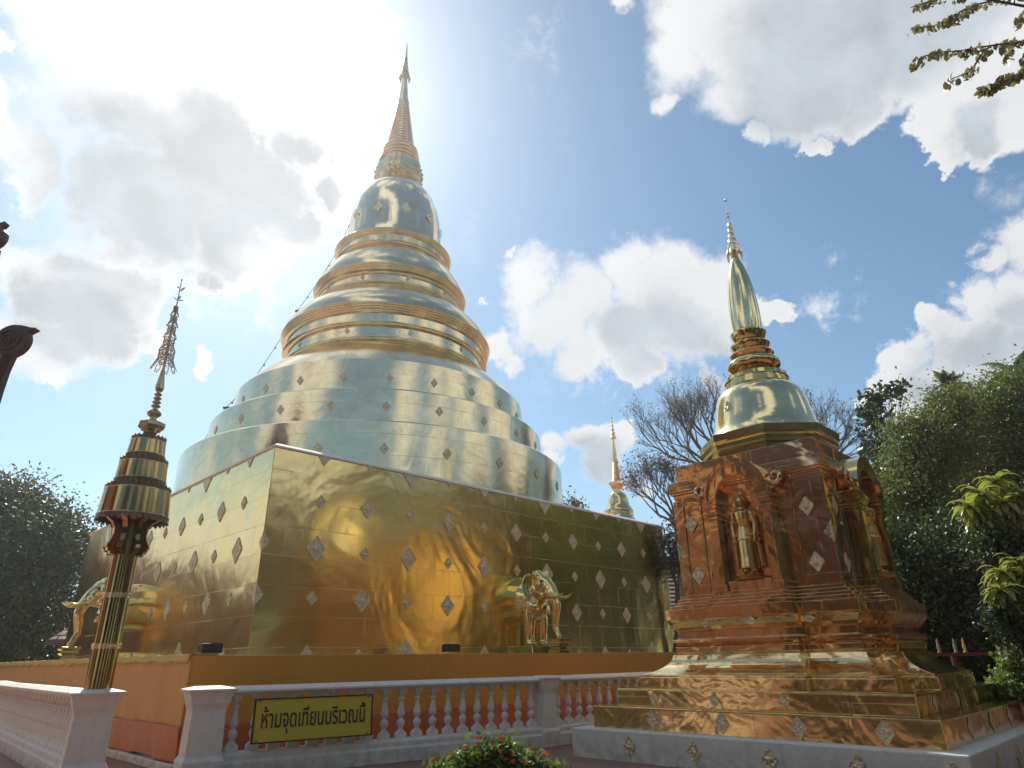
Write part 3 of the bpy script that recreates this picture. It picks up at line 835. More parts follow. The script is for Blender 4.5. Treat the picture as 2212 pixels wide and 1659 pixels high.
# ------------------------------------------------------------------ elephants bursting from the walls
def elephant(loc, rz, label):
    """local +Y is forward, origin on the terrace at the wall"""
    e = empty('elephant_statue', loc, rz, label, 'elephant statue', 'golden elephants emerging from the stupa walls')
    b = MB()
    def T(P, r, n=14): b.tube(P, r, n)
    T([(0, -0.35, 1.38), (0, 0.0, 1.40), (0, 0.35, 1.36), (0, 0.62, 1.30)], [0.56, 0.58, 0.56, 0.44], 20)     # trunk of the body
    b.ell((0, 0.58, 1.22), (0.42, 0.30, 0.44))                                   # chest
    T([(0, 0.5, 1.50), (0, 0.80, 1.66)], [0.40, 0.30], 16)                        # neck
    for s in (-1, 1):
        T([(s * 0.23, 0.50, 1.15), (s * 0.24, 0.55, 0.75), (s * 0.24, 0.54, 0.48), (s * 0.24, 0.55, 0.22)], [0.215, 0.17, 0.145, 0.155])
        b.ell((s * 0.24, 0.60, 0.25), (0.17, 0.19, 0.06))
        b.ell((s * 0.13, 0.80, 1.95), (0.17, 0.17, 0.15))                        # twin domes of the forehead
        b.ell((s * 0.21, 0.92, 1.70), (0.10, 0.12, 0.10))                        # cheeks
        b.ell((s * 0.14, 1.15, 1.46), (0.085, 0.14, 0.10))                       # tusk sockets
    b.ell((0, 0.86, 1.76), (0.285, 0.27, 0.27))
    b.ell((0, 0.93, 1.42), (0.15, 0.17, 0.10))                                   # jaw
    T([(0, 0.95, 1.74), (0, 1.12, 1.58), (0, 1.24, 1.40), (0, 1.32, 1.15), (0, 1.27, 0.88), (0, 1.24, 0.66), (0, 1.32, 0.46), (0, 1.40, 0.36)],
      [0.215, 0.185, 0.15, 0.128, 0.108, 0.09, 0.076, 0.07], 14)
    organic(b, 'body', M['gilt_statue'], e, 0.028, 5)
    for s in (-1, 1):
        mb = MB()
        mb.tube([(s * 0.13, 1.17, 1.44), (s * 0.15, 1.32, 1.37), (s * 0.165, 1.48, 1.35), (s * 0.17, 1.62, 1.38), (s * 0.165, 1.72, 1.43)], [0.062, 0.055, 0.046, 0.034, 0.012], 12)
        mb.build('tusk', M['gilt_statue'], e, 60)
        # ear: a thick folded flap
        mb = MB()
        out = [(0.02, 0.20), (0.12, 0.30), (0.24, 0.27), (0.31, 0.12), (0.31, -0.10), (0.26, -0.34), (0.17, -0.50), (0.10, -0.42), (0.05, -0.22), (0.0, -0.08)]
        V = []
        for th in (0.0, 0.035):
            for (u, v) in out:
                k = u / 0.31
                V.append((s * (0.26 + u * 0.72), 0.74 - th - 0.20 * k + 0.08 * math.sin(k * 3.1), 1.72 + v))
        n_ = len(out)
        cI = len(V)
        V += [(s * 0.385, 0.735 - 0.085, 1.66), (s * 0.385, 0.70 - 0.085, 1.66)]
        Fc = [(i, (i + 1) % n_, cI) for i in range(n_)] + [((i + 1) % n_ + n_, i + n_, cI + 1) for i in range(n_)] + [(i, i + n_, (i + 1) % n_ + n_, (i + 1) % n_) for i in range(n_)]
        mb.add(V, Fc)
        o = mb.build('ear', M['gilt_statue'], e)
        sd = o.modifiers.new('sub', 'SUBSURF'); sd.levels = 2; sd.render_levels = 2
        me_ = o.data; me_.polygons.foreach_set('use_smooth', [True] * len(me_.polygons))
        mb = MB(); mb.ell((s * 0.245, 1.03, 1.78), (0.035, 0.045, 0.03), 12, 8)
        mb.build('eye', M['black'], e, 60)
    # head-cloth, collar and chest band
    mb = MB()
    mb.tube([(0.0, 1.00, 1.99), (0.0, 1.09, 1.86)], [0.025, 0.04], 10)
    mb.tube([(0.40 * math.cos(a), 0.60 + 0.12 * math.cos(2 * a) * 0, 1.42 + 0.44 * math.sin(a)) for a in [R(-200 + 11 * i) for i in range(21)]], 0.028, 8)
    mb.build('collar', M['gilt_statue'], e, 60)
    mb = MB()
    V, Fq = [], []
    for i in range(17):
        a = R(-150 + 120 * i / 16)
        for k, z in enumerate((1.30, 1.16, 1.0)):
            V.append((0.47 * math.cos(a) * (1 + 0.03 * k), 0.52 - 0.36 * math.sin(a) * (1 + 0.04 * k), z - 0.04 * (i % 2) * (k == 2)))
    for i in range(16):
        for k in range(2):
            Fq.append((i * 3 + k, i * 3 + k + 1, (i + 1) * 3 + k + 1, (i + 1) * 3 + k))
    mb.add(V, Fq)
    o = mb.build('chest_band', M['gilt_statue'], e, 60)
    md = o.modifiers.new('thick', 'SOLIDIFY'); md.thickness = 0.03
    mb = MB()
    mb.loft([[(-0.50, 0.0, 0), (0.50, 0.0, 0), (0.50, 0.9, 0), (-0.50, 0.9, 0)], [(-0.46, 0.0, 0.2), (0.46, 0.0, 0.2), (0.46, 0.86, 0.2), (-0.46, 0.86, 0.2)]])
    mb.build('leg_plinth', M['brass'], e, bevel=0.015)
    mb = MB()
    prof = [(0.17, 0), (0.19, 0.03), (0.19, 0.07), (0.15, 0.10), (0.15, 0.14), (0.20, 0.19), (0.20, 0.23), (0.18, 0.25), (0.22, 0.30), (0.22, 0.345)]
    mb.loft([[(-r, 1.35 - r, z), (r, 1.35 - r, z), (r, 1.35 + r, z), (-r, 1.35 + r, z)] for r, z in prof])
    mb.build('trunk_pedestal', M['brass'], e, bevel=0.006)
    return e
pf = S + DR * 7.5
el = elephant((pf.x, pf.y, ZP), math.atan2(-DL.y, -DL.x) - math.pi / 2, 'golden elephant with raised tusks stepping out of the front wall, right of centre')
el2 = copy_tree(el)
pl = S + DL * 7.5
el2.location = (pl.x, pl.y, ZP)
el2.rotation_euler = (0, 0, math.atan2(-DR.y, -DR.x) - math.pi / 2)
el2['label'] = 'golden elephant in profile on the left side of the base, partly behind the umbrella pole'

# small floodlights on the ledge
def floodlight(u, side, label):
    P = (S + DR * u - DL * (WLEDGE - 0.3)) if side == 'front' else (S - DR * (WLEDGE - 0.35) + DL * u)
    e = empty('floodlight', (P.x, P.y, ZP + 0.04), RZ, label, 'floodlight', 'small floodlights on the terrace edge')
    b = MB(); b.box((0, 0, 0.085), (0.34, 0.24, 0.15)); b.build('housing', M['floodlight'], e, bevel=0.012)
    b = MB(); b.box((0, 0, 0.164), (0.28, 0.19, 0.010)); b.build('glass', M['black'], e)
floodlight(-1.25, 'front', 'small black floodlight on the near corner of the orange draped terrace')
floodlight(4.0, 'front', 'small dark floodlight on the terrace edge below the front wall')

# ------------------------------------------------------------------ smaller stupa on the right
PHI2 = R(44.765)
ER = Vector((math.sin(PHI2), math.cos(PHI2), 0))       # away from us
ED = Vector((math.cos(PHI2), -math.sin(PHI2), 0))      # along its left-hand front, towards the near corner
C2 = Vector((5.06, 12.66, 0))
RZ2 = math.atan2(ED.y, ED.x)
SS = empty('small_stupa', (C2.x, C2.y, 0), RZ2, 'copper-gold stupa with arched niches, bell and slender spire on a white plinth at right', 'stupa')
def sq(h, z):
    return [(-h, -h, z), (h, -h, z), (h, h, z), (-h, h, z)]
def cross(h, z, p=0.22, k=0.46):
    pts = []
    a = h * k
    base = [(-h, -h), (-a, -h), (-a, -h - p), (a, -h - p), (a, -h)]
    c_, s_ = 1, 0
    for r_ in range(4):
        for (x, y) in base:
            pts.append((x * c_ - y * s_, x * s_ + y * c_, z))
        c_, s_ = -s_, c_
        
    return pts
b = MB(); b.loft([sq(2.932, -0.02), sq(2.932, 0.428)])
b.build('plinth', M['white'], SS, bevel=0.02)
for (h, z0, z1) in ((2.655, 0.426, 0.756), (2.345, 0.754, 1.016)):
    b = MB(); b.loft([sq(h + .004, z0), sq(h - .004, z1 - 0.02), sq(h + 0.012, z1 - 0.016), sq(h + 0.012, z1)])
    b.build('step', M['step_gold'], SS, bevel=0.008)
b = MB(); b.loft([cross(2.068, 1.014), cross(2.068, 1.19)]); b.build('step', M['step_gold'], SS, bevel=0.008)
n_ = 7
b = MB()
rg = [cross(2.03, 1.188), cross(2.03, 1.225)]
for i in range(n_ + 1):
    t_ = i / n_
    h = 1.99 + (1.63 - 1.99) * (1 - (1 - t_) ** 1.7)
    rg.append(cross(h, 1.235 + 0.265 * t_ ** 1.15))
rg += [cross(1.62, 1.535), cross(1.53, 1.545)]
b.loft(rg); b.build('lotus_skirt', M['step_gold'], SS, bevel=0.005)
b = MB()
W_ = [(1.545, 1.54), (1.575, 1.58), (1.575, 1.66), (1.545, 1.69), (1.60, 1.73), (1.60, 1.78), (1.525, 1.80), (1.52, 1.91), (1.55, 1.93), (1.59, 1.98), (1.65, 2.08), (1.675, 2.11), (1.675, 2.28), (1.60, 2.284)]
b.loft([cross(h, z) for h, z in W_]); b.build('waist', M['copper'], SS, bevel=0.005)
b = MB()
W_ = [(1.60, 2.282), (1.60, 2.345), (1.545, 2.35), (1.545, 2.40), (1.49, 2.405), (1.49, 2.46), (1.44, 2.465), (1.44, 2.52), (1.40, 2.522)]
b.loft([cross(h, z) for h, z in W_]); b.build('stepped_sill', M['copper'], SS, bevel=0.004)
b = MB(); b.loft([sq(1.405, 2.52), sq(1.385, 4.31)]); b.build('body', M['copper'], SS, bevel=0.012)
b = MB()
W_ = [(1.40, 4.30), (1.40, 4.36), (1.44, 4.37), (1.44, 4.40), (1.475, 4.41), (1.47, 4.60), (1.33, 4.605), (1.33, 4.94), (1.2, 4.945)]
b.loft([sq(h, z) for h, z in W_]); b.build('cornice', M['copper'], SS, bevel=0.008)
# raised corner pilasters with a frame line
for q in range(4):
    rot = Matrix.Rotation(q * math.pi / 2, 3, 'Z')
    for x in (-1.30, 1.30):
        b = MB(); b.box(rot @ Vector((x, -1.405, 3.4)), (0.20, 0.03, 1.70) if q % 2 == 0 else (0.03, 0.20, 1.70)); b.build('pilaster', M['copper'], SS, bevel=0.006)
    for x in (-0.86, 0.86):
        b = MB(); b.box(rot @ Vector((x, -1.402, 3.4)), (0.05, 0.03, 1.76) if q % 2 == 0 else (0.03, 0.05, 1.76)); b.build('pilaster', M['copper'], SS, bevel=0.006)

# statue that stands in every niche
def standing_figure(loc, rz, label):
    e = empty('standing_statue', loc, rz, label, 'statue', 'standing figures in the niches of the small stupa')
    b = MB()
    # local -Y is forward
    b.tube([(0, 0.0, 0.80), (0, 0, 0.95), (0, 0.0, 1.07), (0, 0, 1.12)], [0.115, 0.15, 0.155, 0.09], 14)
    b.tube([(0, 0, 0.55), (0, 0, 0.68), (0, 0, 0.84)], [0.15, 0.14, 0.115], 14)
    b.tube([(0, 0, 1.08), (0, -0.005, 1.2)], [0.055, 0.05], 10)
    b.ell((0, -0.012, 1.26), (0.075, 0.085, 0.10))
    b.ell((0, 0.0, 1.345), (0.05, 0.05, 0.04))
    b.tube([(0, 0, 1.35), (0, 0, 1.45)], [0.03, 0.006], 8)
    for s in (-1, 1):
        b.tube([(s * 0.075, 0, 0.6), (s * 0.075, 0, 0.34), (s * 0.07, 0, 0.06)], [0.085, 0.07, 0.055], 12)
        b.ell((s * 0.075, -0.05, 0.035), (0.045, 0.10, 0.035))
        b.tube([(s * 0.15, 0, 1.06), (s * 0.205, 0.0, 0.86), (s * 0.19, -0.03, 0.66)], [0.058, 0.046, 0.036], 10)
        b.tube([(s * 0.19, -0.03, 0.66), (s * 0.185, -0.045, 0.55)], [0.032, 0.022], 8)
        b.ell((s * 0.077, 0.0, 1.25), (0.012, 0.02, 0.045))
    b.tube([(0, 0, 0.62), (0, 0.0, 0.30), (0, 0.0, 0.12)], [0.15, 0.155, 0.17], 14)   # robe hanging to the shins
    for s in (-1, 1):
        b.tube([(s * 0.19, 0.01, 0.72), (s * 0.21, 0.02, 0.4), (s * 0.22, 0.02, 0.14)], [0.03, 0.03, 0.025], 8)
    b.ell((0, -0.098, 1.255), (0.013, 0.018, 0.024))
    organic(b, 'body', M['niche_gilt'], e, 0.010, 8, 0.5)
    mb = MB(); mb.lathe([(0.25, -0.06), (0.27, -0.04), (0.24, -0.02), (0.26, 0.0), (0.22, 0.012)], 20); mb.build('lotus_base', M['niche_gilt'], e, 50)
    mb = MB()
    mb.tube([(0.11, -0.05, 1.09), (0.0, -0.135, 0.98), (-0.10, -0.12, 0.86), (-0.14, -0.03, 0.78)], 0.012, 6)
    mb.tube([(0.155 * math.cos(a), 0.155 * math.sin(a), 0.60) for a in [2 * math.pi * i / 20 for i in range(21)]], 0.014, 6)
    mb.build('robe_hem', M['niche_gilt'], e, 60)
    return e

PD = 0.25
def arch_poly(r0, r1, zc, n=22):
    out = [(r1 * math.cos(R(180 - 180 * i / n)), zc + r1 * 1.12 * math.sin(R(180 * i / n))) for i in range(n + 1)]
    inn = [(r0 * math.cos(R(180 * i / n)), zc + r0 * 1.12 * math.sin(R(180 * i / n))) for i in range(n + 1)]
    return out + inn
def porch(q):
    """arched niche frame standing out from one face"""
    y0 = -1.40
    holder = []
    def bl(mb, name, m, sm=None, bev=None):
        rot = Matrix.Rotation(q * math.pi / 2, 3, 'Z')
        mb.v = [tuple(rot @ Vector(p)) for p in mb.v]
        return mb.build(name, m, SS, sm, bevel=bev)
    for s in (-1, 1):
        b = MB()
        x = s * 0.50
        b.box((x, y0 - PD / 2, 3.14), (0.16, PD, 1.24))
        b.box((x, y0 - PD / 2, 2.575), (0.22, PD + 0.04, 0.11))
        for k, (wd, z) in enumerate(((0.20, 3.78), (0.235, 3.84), (0.19, 3.90), (0.235, 3.97), (0.27, 4.04))):
            b.box((x, y0 - PD / 2 - 0.01, z), (wd, PD + (wd - 0.16), 0.05))
        b.box((x, y0 - PD / 2, 3.90), (0.15, PD, 0.34))
        bl(b, 'column', M['brass'] if q % 2 else M['copper'], None, 0.006)
    b = MB()
    b.prism([(-0.62, 4.06), (-0.62, 4.28), (-0.60, 4.06)], y0 - 0.01, y0 - PD)
    b = MB()
    b.prism(arch_poly(0.40, 0.575, 4.06), y0 + 0.02, y0 - PD - 0.01)
    b.prism(arch_poly(0.55, 0.605, 4.08), y0 + 0.02, y0 - PD - 0.05)
    # scalloped lower lobes inside the arch
    for s in (-1, 1):
        b.prism([(s * 0.41, 4.05), (s * 0.41, 4.34), (s * 0.33, 4.42), (s * 0.26, 4.40), (s * 0.22, 4.47), (s * 0.12, 4.52), (s * 0.30, 4.53), (s * 0.46, 4.2)], y0, y0 - PD + 0.05)
    bl(b, 'arch', M['brass'] if q % 2 else M['copper'], 40)
    for s in (-1, 1):
        b = MB()
        # outward curls at the springing of the arch
        pts = []
        for i in range(15):
            a = R(-120 + 25 * i)
            r = 0.12 - 0.0062 * i
            pts.append((s * (0.71 + r * math.cos(a)), y0 - PD * 0.75, 4.33 + r * math.sin(a)))
        b.tube(pts, [0.05 - 0.002 * i for i in range(15)], 8)
        b.prism([(s * 0.50, 4.06), (s * 0.72, 4.14), (s * 0.80, 4.30), (s * 0.78, 4.46), (s * 0.66, 4.50), (s * 0.55, 4.30)], y0, y0 - PD * 0.6)
        bl(b, 'curl', M['copper'], 40)
    b = MB()
    b.box((0, y0 - 0.012, 3.45), (0.80, 0.02, 1.75))
    bl(b, 'niche_back', M['copper'])
    b = MB()
    b.box((0, y0 - PD / 2, 2.60), (0.78, PD - 0.06, 0.16))
    bl(b, 'niche_floor', M['copper'], None, 0.01)
for q in range(4):
    porch(q)
fig = None
for q, lab in ((0, 'golden standing figure in the near arched niche of the small stupa'), (1, 'golden standing figure in the side niche facing the trees, seen edge on')):
    rot = Matrix.Rotation(RZ2 + q * math.pi / 2, 3, 'Z')
    P = C2 + rot @ Vector((0.0, -1.40 - 0.13, 2.745))
    if fig is None:
        fig = standing_figure(P, RZ2, lab)
    else:
        f2 = copy_tree(fig); f2.location = P; f2.rotation_euler = (0, 0, RZ2 + q * math.pi / 2); f2['label'] = lab
# plaques
fr = lambda u, v, d: (u, -1.408 - d, v)
sd = lambda u, v, d: (1.408 + d, u, v)
for mp in (fr, sd):
    for (u, v) in ((-1.08, 3.78), (-1.05, 2.86), (1.08, 3.78), (1.08, 2.88)):
        diamond(u, v, 0.125, 0.16, 'diamond_ornament', SS, mp, 0.012)
for z in (3.32,):
    for (x, y) in ((1.41, -1.41), (-1.41, -1.41)):
        mb = MB()
        sx = 1 if x > 0 else -1
        mb.add([(x - sx * 0.14, y - 0.004, z), (x, y - 0.004, z + 0.17), (x, y - 0.004, z - 0.17)], [(0, 1, 2)])
        mb.add([(x + sx * 0.004, y + 0.14, z), (x + sx * 0.004, y, z + 0.17), (x + sx * 0.004, y, z - 0.17)], [(0, 1, 2)])
        o = mb.build('diamond_ornament', M['ornament'], SS); md = o.modifiers.new('t', 'SOLIDIFY'); md.thickness = 0.012; md.offset = 0
for (hh, z, us, sz) in ((2.936, 0.215, (-2.86, -1.75, -0.60, 0.55, 1.70, 2.75), 0.125), (2.66, 0.59, (-1.45, -0.25, 0.9, 2.0), 0.12), (2.35, 0.88, (-1.6, -0.5, 0.6), 0.09)):
    for u in us:
        if abs(u) > hh - sz: continue
        diamond(u, z, sz, sz * 1.2, 'diamond_ornament', SS, (lambda hh: (lambda u, v, d: (u, -hh - 0.001 - d, v)))(hh), 0.008)
        diamond(u, z, sz, sz * 1.2, 'diamond_ornament', SS, (lambda hh: (lambda u, v, d: (hh + 0.001 + d, u, v)))(hh), 0.008)
for u in (-0.9, 0.05, 0.9):
    diamond(u, 2.03, 0.10, 0.07, 'diamond_ornament', SS, lambda u, v, d: (u, (-1.655 if abs(u) > 0.75 else -1.875) - d, v), 0.008)

def lathe_part(name, prof, m, n=64, sm=40, ph=0.0):
    b = MB(); b.lathe(prof, n, (0, 0, 0), ph)
    return b.build(name, M[m], SS, sm)
o8 = [(1.20, 4.93), (1.20, 4.98), (1.25, 5.0), (1.25, 5.08), (1.21, 5.10), (1.27, 5.16), (1.27, 5.22), (1.23, 5.24), (1.31, 5.29), (1.31, 5.43), (1.0, 5.435)]
lathe_part('octagonal_base', o8, 'brass', 8, 20, math.pi / 8)
lathe_part('bell', [(1.10, 5.43), (1.11, 5.47), (1.06, 5.54), (1.00, 5.66), (0.945, 5.88), (0.90, 6.12), (0.865, 6.28), (0.82, 6.40), (0.75, 6.49), (0.68, 6.54), (0.5, 6.56)], 'brass_bell')
lathe_part('neck_ring', [(0.60, 6.54), (0.645, 6.57), (0.645, 6.64), (0.61, 6.66), (0.61, 6.70), (0.635, 6.72), (0.62, 6.80), (0.53, 6.86), (0.46, 6.90), (0.44, 6.94)], 'brass')
lathe_part('big_bead', [(0.42, 6.92), (0.46, 6.96), (0.52, 7.02), (0.535, 7.08), (0.52, 7.14), (0.46, 7.20), (0.41, 7.24)], 'brass')
lathe_part('bead', [(0.38, 7.22), (0.41, 7.26), (0.445, 7.33), (0.41, 7.38), (0.36, 7.42)], 'brass')
lathe_part('bead', [(0.34, 7.40), (0.36, 7.46), (0.405, 7.53), (0.405, 7.56), (0.36, 7.60), (0.31, 7.64)], 'brass')
lathe_part('bead', [(0.28, 7.62), (0.31, 7.68), (0.37, 7.80), (0.37, 7.84), (0.31, 7.88), (0.29, 7.90)], 'brass')
lathe_part('lotus_bud', [(0.285, 7.88), (0.305, 8.05), (0.312, 8.25), (0.305, 8.5), (0.28, 8.85), (0.235, 9.2), (0.17, 9.48), (0.10, 9.68), (0.07, 9.76), (0.05, 9.8)], 'brass_bell')
b = MB()
for (r, z, hh) in ((0.135, 9.90, 0.22), (0.10, 10.12, 0.14), (0.072, 10.27, 0.13), (0.06, 10.43, 0.12), (0.048, 10.58, 0.12)):
    b.lathe([(r * 0.92, z), (r, z + 0.03), (r * 0.96, z + hh - 0.03), (r * 0.6, z + hh)], 20)
for i in range(8):
    a = 2 * math.pi * i / 8
    c0 = Vector((0.135 * math.cos(a), 0.135 * math.sin(a), 9.95))
    b.tube([c0, c0 + Vector((0.03 * math.cos(a), 0.03 * math.sin(a), -0.12)), c0 + Vector((0.015 * math.cos(a), 0.015 * math.sin(a), -0.26))], [0.022, 0.035, 0.006], 5)
b.tube([(0, 0, 9.7), (0, 0, 10.7), (0, 0, 11.37)], [0.03, 0.014, 0.006], 8)
for z in (10.86, 10.95, 11.32):
    for i in range(4):
        a = math.pi / 2 * i + 0.4
        b.tube([(0, 0, z), (0.04 * math.cos(a), 0.04 * math.sin(a), z + 0.01), (0.05 * math.cos(a), 0.05 * math.sin(a), z + 0.05)], [0.01, 0.014, 0.003], 5)
b.ell((0, 0, 11.37), (0.018, 0.018, 0.03), 8, 6)
b.build('crown', M['gold_spire'], SS, 50)
mb = MB()
for (a, z) in ((R(-107), 6.0),):
    diamond(0, 6.0, 0.10, 0.16, 'bell_ornament', SS, lambda u, v, d: ((0.925 + d) * math.cos(a + u / 0.92), (0.925 + d) * math.sin(a + u / 0.92), v), 0.012)

# ------------------------------------------------------------------ far stupa behind the great base
FP = at(1337, 1105, 36)
FS = empty('far_stupa', (FP.x, FP.y, 0), RZ, 'small gilded stupa with bell and spire rising beyond the corner of the great base', 'stupa')
k = FP.z
def fl(name, prof, m, n=40, ph=0.0, sm=40):
    b = MB(); b.lathe([(r, k + z) for r, z in prof], n, (0, 0, 0), ph); b.build(name, M[m], FS, sm)
b = MB(); b.loft([sq(2.2, 0), sq(2.0, k - 2.6), sq(1.6, k - 2.4), sq(1.5, k - 0.9)]); b.build('base', M['copper'], FS)
fl('bell_foot', [(1.3, -0.95), (0.9, -0.6), (0.78, -0.30), (0.80, -0.26), (0.80, -0.2), (0.76, -0.16), (0.79, -0.12), (0.79, -0.06), (0.74, -0.03)], 'gold_ring')
fl('bell', [(0.80, -0.03), (0.79, 0.03), (0.70, 0.16), (0.62, 0.32), (0.57, 0.52), (0.52, 0.74), (0.44, 0.92), (0.34, 1.04), (0.25, 1.10)], 'gold_far')
fl('throne', [(0.24, 1.08), (0.24, 1.22), (0.36, 1.42), (0.44, 1.52), (0.44, 1.62), (0.2, 1.63)], 'gold_far', 4, math.pi / 4, 20)
p = []
for i in range(9):
    r = 0.26 - 0.0125 * i; z = 1.62 + 0.125 * i
    p += [(r - 0.03, z), (r, z + 0.04), (r, z + 0.08), (r - 0.03, z + 0.115)]
fl('ringed_spire', p, 'gold_spire', 24)
fl('spire_tip', [(0.15, 2.74), (0.145, 2.9), (0.09, 3.6), (0.035, 4.2), (0.015, 5.6), (0.004, 6.0)], 'gold_far', 16)
b = MB()
for i, r in enumerate((0.17, 0.125, 0.095, 0.07, 0.055, 0.045)):
    z = k + 4.16 + 0.235 * i
    b.lathe([(r * 0.9, z), (r, z + 0.04), (r * 0.8, z + 0.13), (r * 0.3, z + 0.16)], 12)
b.build('crown', M['gold_spire'], FS, 50)

# ------------------------------------------------------------------ balustrades
RAIL = 1.205
def baluster_mb():
    b = MB()
    p = [(0.035, 0.44), (0.05, 0.455), (0.035, 0.475), (0.045, 0.50), (0.066, 0.545), (0.068, 0.575), (0.045, 0.615), (0.028, 0.63), (0.030, 0.64), (0.055, 0.665), (0.067, 0.70),
         (0.064, 0.735), (0.050, 0.78), (0.038, 0.84), (0.032, 0.89), (0.034, 0.905), (0.058, 0.92), (0.058, 0.935), (0.032, 0.95), (0.030, 0.985), (0.045, 1.0)]
    b.lathe(p, 14)
    # foot block with pointed shoulders, head block flaring under the rail
    b.loft([[(-.085, -.06, .33), (.085, -.06, .33), (.085, .06, .33), (-.085, .06, .33)], [(-.085, -.06, .41), (.085, -.06, .41), (.085, .06, .41), (-.085, .06, .41)],
            [(-.035, -.035, .455), (.035, -.035, .455), (.035, .035, .455), (-.035, .035, .455)]])
    b.loft([[(-.04, -.04, .995), (.04, -.04, .995), (.04, .04, .995), (-.04, .04, .995)], [(-.062, -.055, 1.02), (.062, -.055, 1.02), (.062, .055, 1.02), (-.062, .055, 1.02)],
            [(-.062, -.055, 1.06), (.062, -.055, 1.06), (.062, .055, 1.06), (-.062, .055, 1.06)], [(-.085, -.06, 1.075), (.085, -.06, 1.075), (.085, .06, 1.075), (-.085, .06, 1.075)], [(-.085, -.06, 1.10), (.085, -.06, 1.10), (.085, .06, 1.10), (-.085, .06, 1.10)]])
    return b
proto_bal = None
def balustrade(name, p1, p2, n, label, trim1=0.3, trim2=0.2):
    global proto_bal
    p1 = Vector(p1); p2 = Vector(p2)
    d = (p2 - p1); L = d.length; d.normalize()
    rz = math.atan2(d.y, d.x)
    e = empty('balustrade', (p1.x, p1.y, 0), rz, label, 'balustrade', 'white balustrade sections round the great stupa')
    b = MB()
    sec = [(-0.07, 0.0), (-0.165, 0.055), (-0.165, 0.085), (-0.135, 0.095), (-0.085, 0.105), (-0.085, 0.125), (0.085, 0.125), (0.085, 0.105), (0.135, 0.095), (0.165, 0.085), (0.165, 0.055), (0.07, 0.0)]
    a0, a1 = trim1 - 0.06, L - trim2 + 0.06
    def run(sec_, b):
        m_ = len(sec_)
        b.add([(a0, y, z) for y, z in sec_] + [(a1, y, z) for y, z in sec_], [tuple(range(m_))[::-1], tuple(range(m_, 2 * m_))] + [(i, (i + 1) % m_, (i + 1) % m_ + m_, i + m_) for i in range(m_)])
    run([(y, RAIL - z) for y, z in sec], b)
    b.build('handrail', M['white'], e, bevel=0.006)
    b = MB()
    run([(-0.16, 0.0), (-0.16, 0.20), (-0.13, 0.23), (-0.13, 0.30), (-0.10, 0.335), (0.10, 0.335), (0.13, 0.30), (0.13, 0.23), (0.16, 0.20), (0.16, 0.0)], b)
    b.build('base_rail', M['white'], e, bevel=0.008)
    for i in range(n):
        x = trim1 + (L - trim1 - trim2) * (i + 0.5) / n
        if proto_bal is None:
            proto_bal = baluster_mb().build('baluster', M['white'], e, 50)
            proto_bal.location = (x, 0, 0)
        else:
            o = proto_bal.copy(); col.objects.link(o); o.parent = e; o.location = (x, 0, 0)
    return e
def post(P, rz, hw, label, cap=0.09, zt=None):
    zt = zt or RAIL + 0.012
    e = empty('balustrade_post', (P[0], P[1], 0), rz, label, 'post', 'white posts of the balustrade')
    b = MB()
    pr = [(hw + .04, 0), (hw + .04, 0.26), (hw + .015, 0.30), (hw, 0.32), (hw - .012, 0.9), (hw, zt - 0.27), (hw + 0.015, zt - 0.24)]
    b.loft([[(-r, -r, z), (r, -r, z), (r, r, z), (-r, r, z)] for r, z in pr]); b.build('shaft', M['white'], e, bevel=0.01)
    b = MB()
    pr = [(hw + .01, zt - .245), (hw + .02, zt - .22), (hw + .03, zt - .17), (hw + cap * .6, zt - .10), (hw + cap * .75, zt - .07), (hw + cap, zt - .065), (hw + cap, zt - .035), (hw * .72, zt)]
    b.loft([[(-r, -r, z), (r, -r, z), (r, r, z), (-r, r, z)] for r, z in pr]); b.build('cap', M['white'], e, bevel=0.01)
    return e
PU = Vector((-5.85, 10.12, 0)); PL_ = Vector((-12.7, 17.7, 0))
PA = Vector((-4.50, 10.62, 0)); PB = Vector((0.53, 14.06, 0)); PC = Vector((5.9, 19.3, 0))
dAB = (PB - PA); dBC = (PC - PB); dUL = (PL_ - PU)
rzAB = math.atan2(dAB.y, dAB.x); rzBC = math.atan2(dBC.y, dBC.x); rzUL = math.atan2(dUL.y, dUL.x)
balustrade('b', PA, PB, 19, 'shaded white balustrade with turned balusters carrying the yellow sign', 0.26, 0.18)
balustrade('b', PB, PC, 22, 'bright white balustrade running on from the corner post to behind the small stupa', 0.18, 0.2)
balustrade('b', PU, PL_, 33, 'white balustrade at left, seen steeply from the side, running away from the umbrella post', 0.28, 0.2)
post(PA, rzAB, 0.24, 'thick white end post of the sign balustrade beside the gateway')
post(PB, rzAB * 0.5 + rzBC * 0.5, 0.165, 'slim white post between the shaded and the bright balustrade', 0.07)
post(PU, rzAB, 0.245, 'thick white post that carries the golden umbrella pole')
post(PL_, rzUL, 0.22, 'white post at the far end of the left balustrade')

# ------------------------------------------------------------------ yellow sign
nAB = Vector((dAB.y, -dAB.x, 0)).normalized()             # towards the camera side
PS = PA + nAB * 0.20
def onplane(x, y):
    d = ray(x, y); t_ = (PS - EYE).dot(nAB) / d.dot(nAB); return EYE + d * t_
c_ = [onplane(552, 1512), onplane(808, 1500), onplane(797, 1585), onplane(543, 1609)]
dd = dAB.normalized()
us = [(q - PA).dot(dd) for q in c_]
u0, u1 = (us[0] + us[3]) / 2, (us[1] + us[2]) / 2
zt_, zb_ = (c_[0].z + c_[1].z) / 2, (c_[2].z + c_[3].z) / 2
SG = empty('sign', (PA + dd * (u0 + u1) / 2 + nAB * 0.19 + Vector((0, 0, (zt_ + zb_) / 2)))[:], rzAB, 'yellow rectangular sign with black Thai lettering hung on the white balustrade', 'sign')
W2, H2 = (u1 - u0) / 2, (zt_ - zb_) / 2
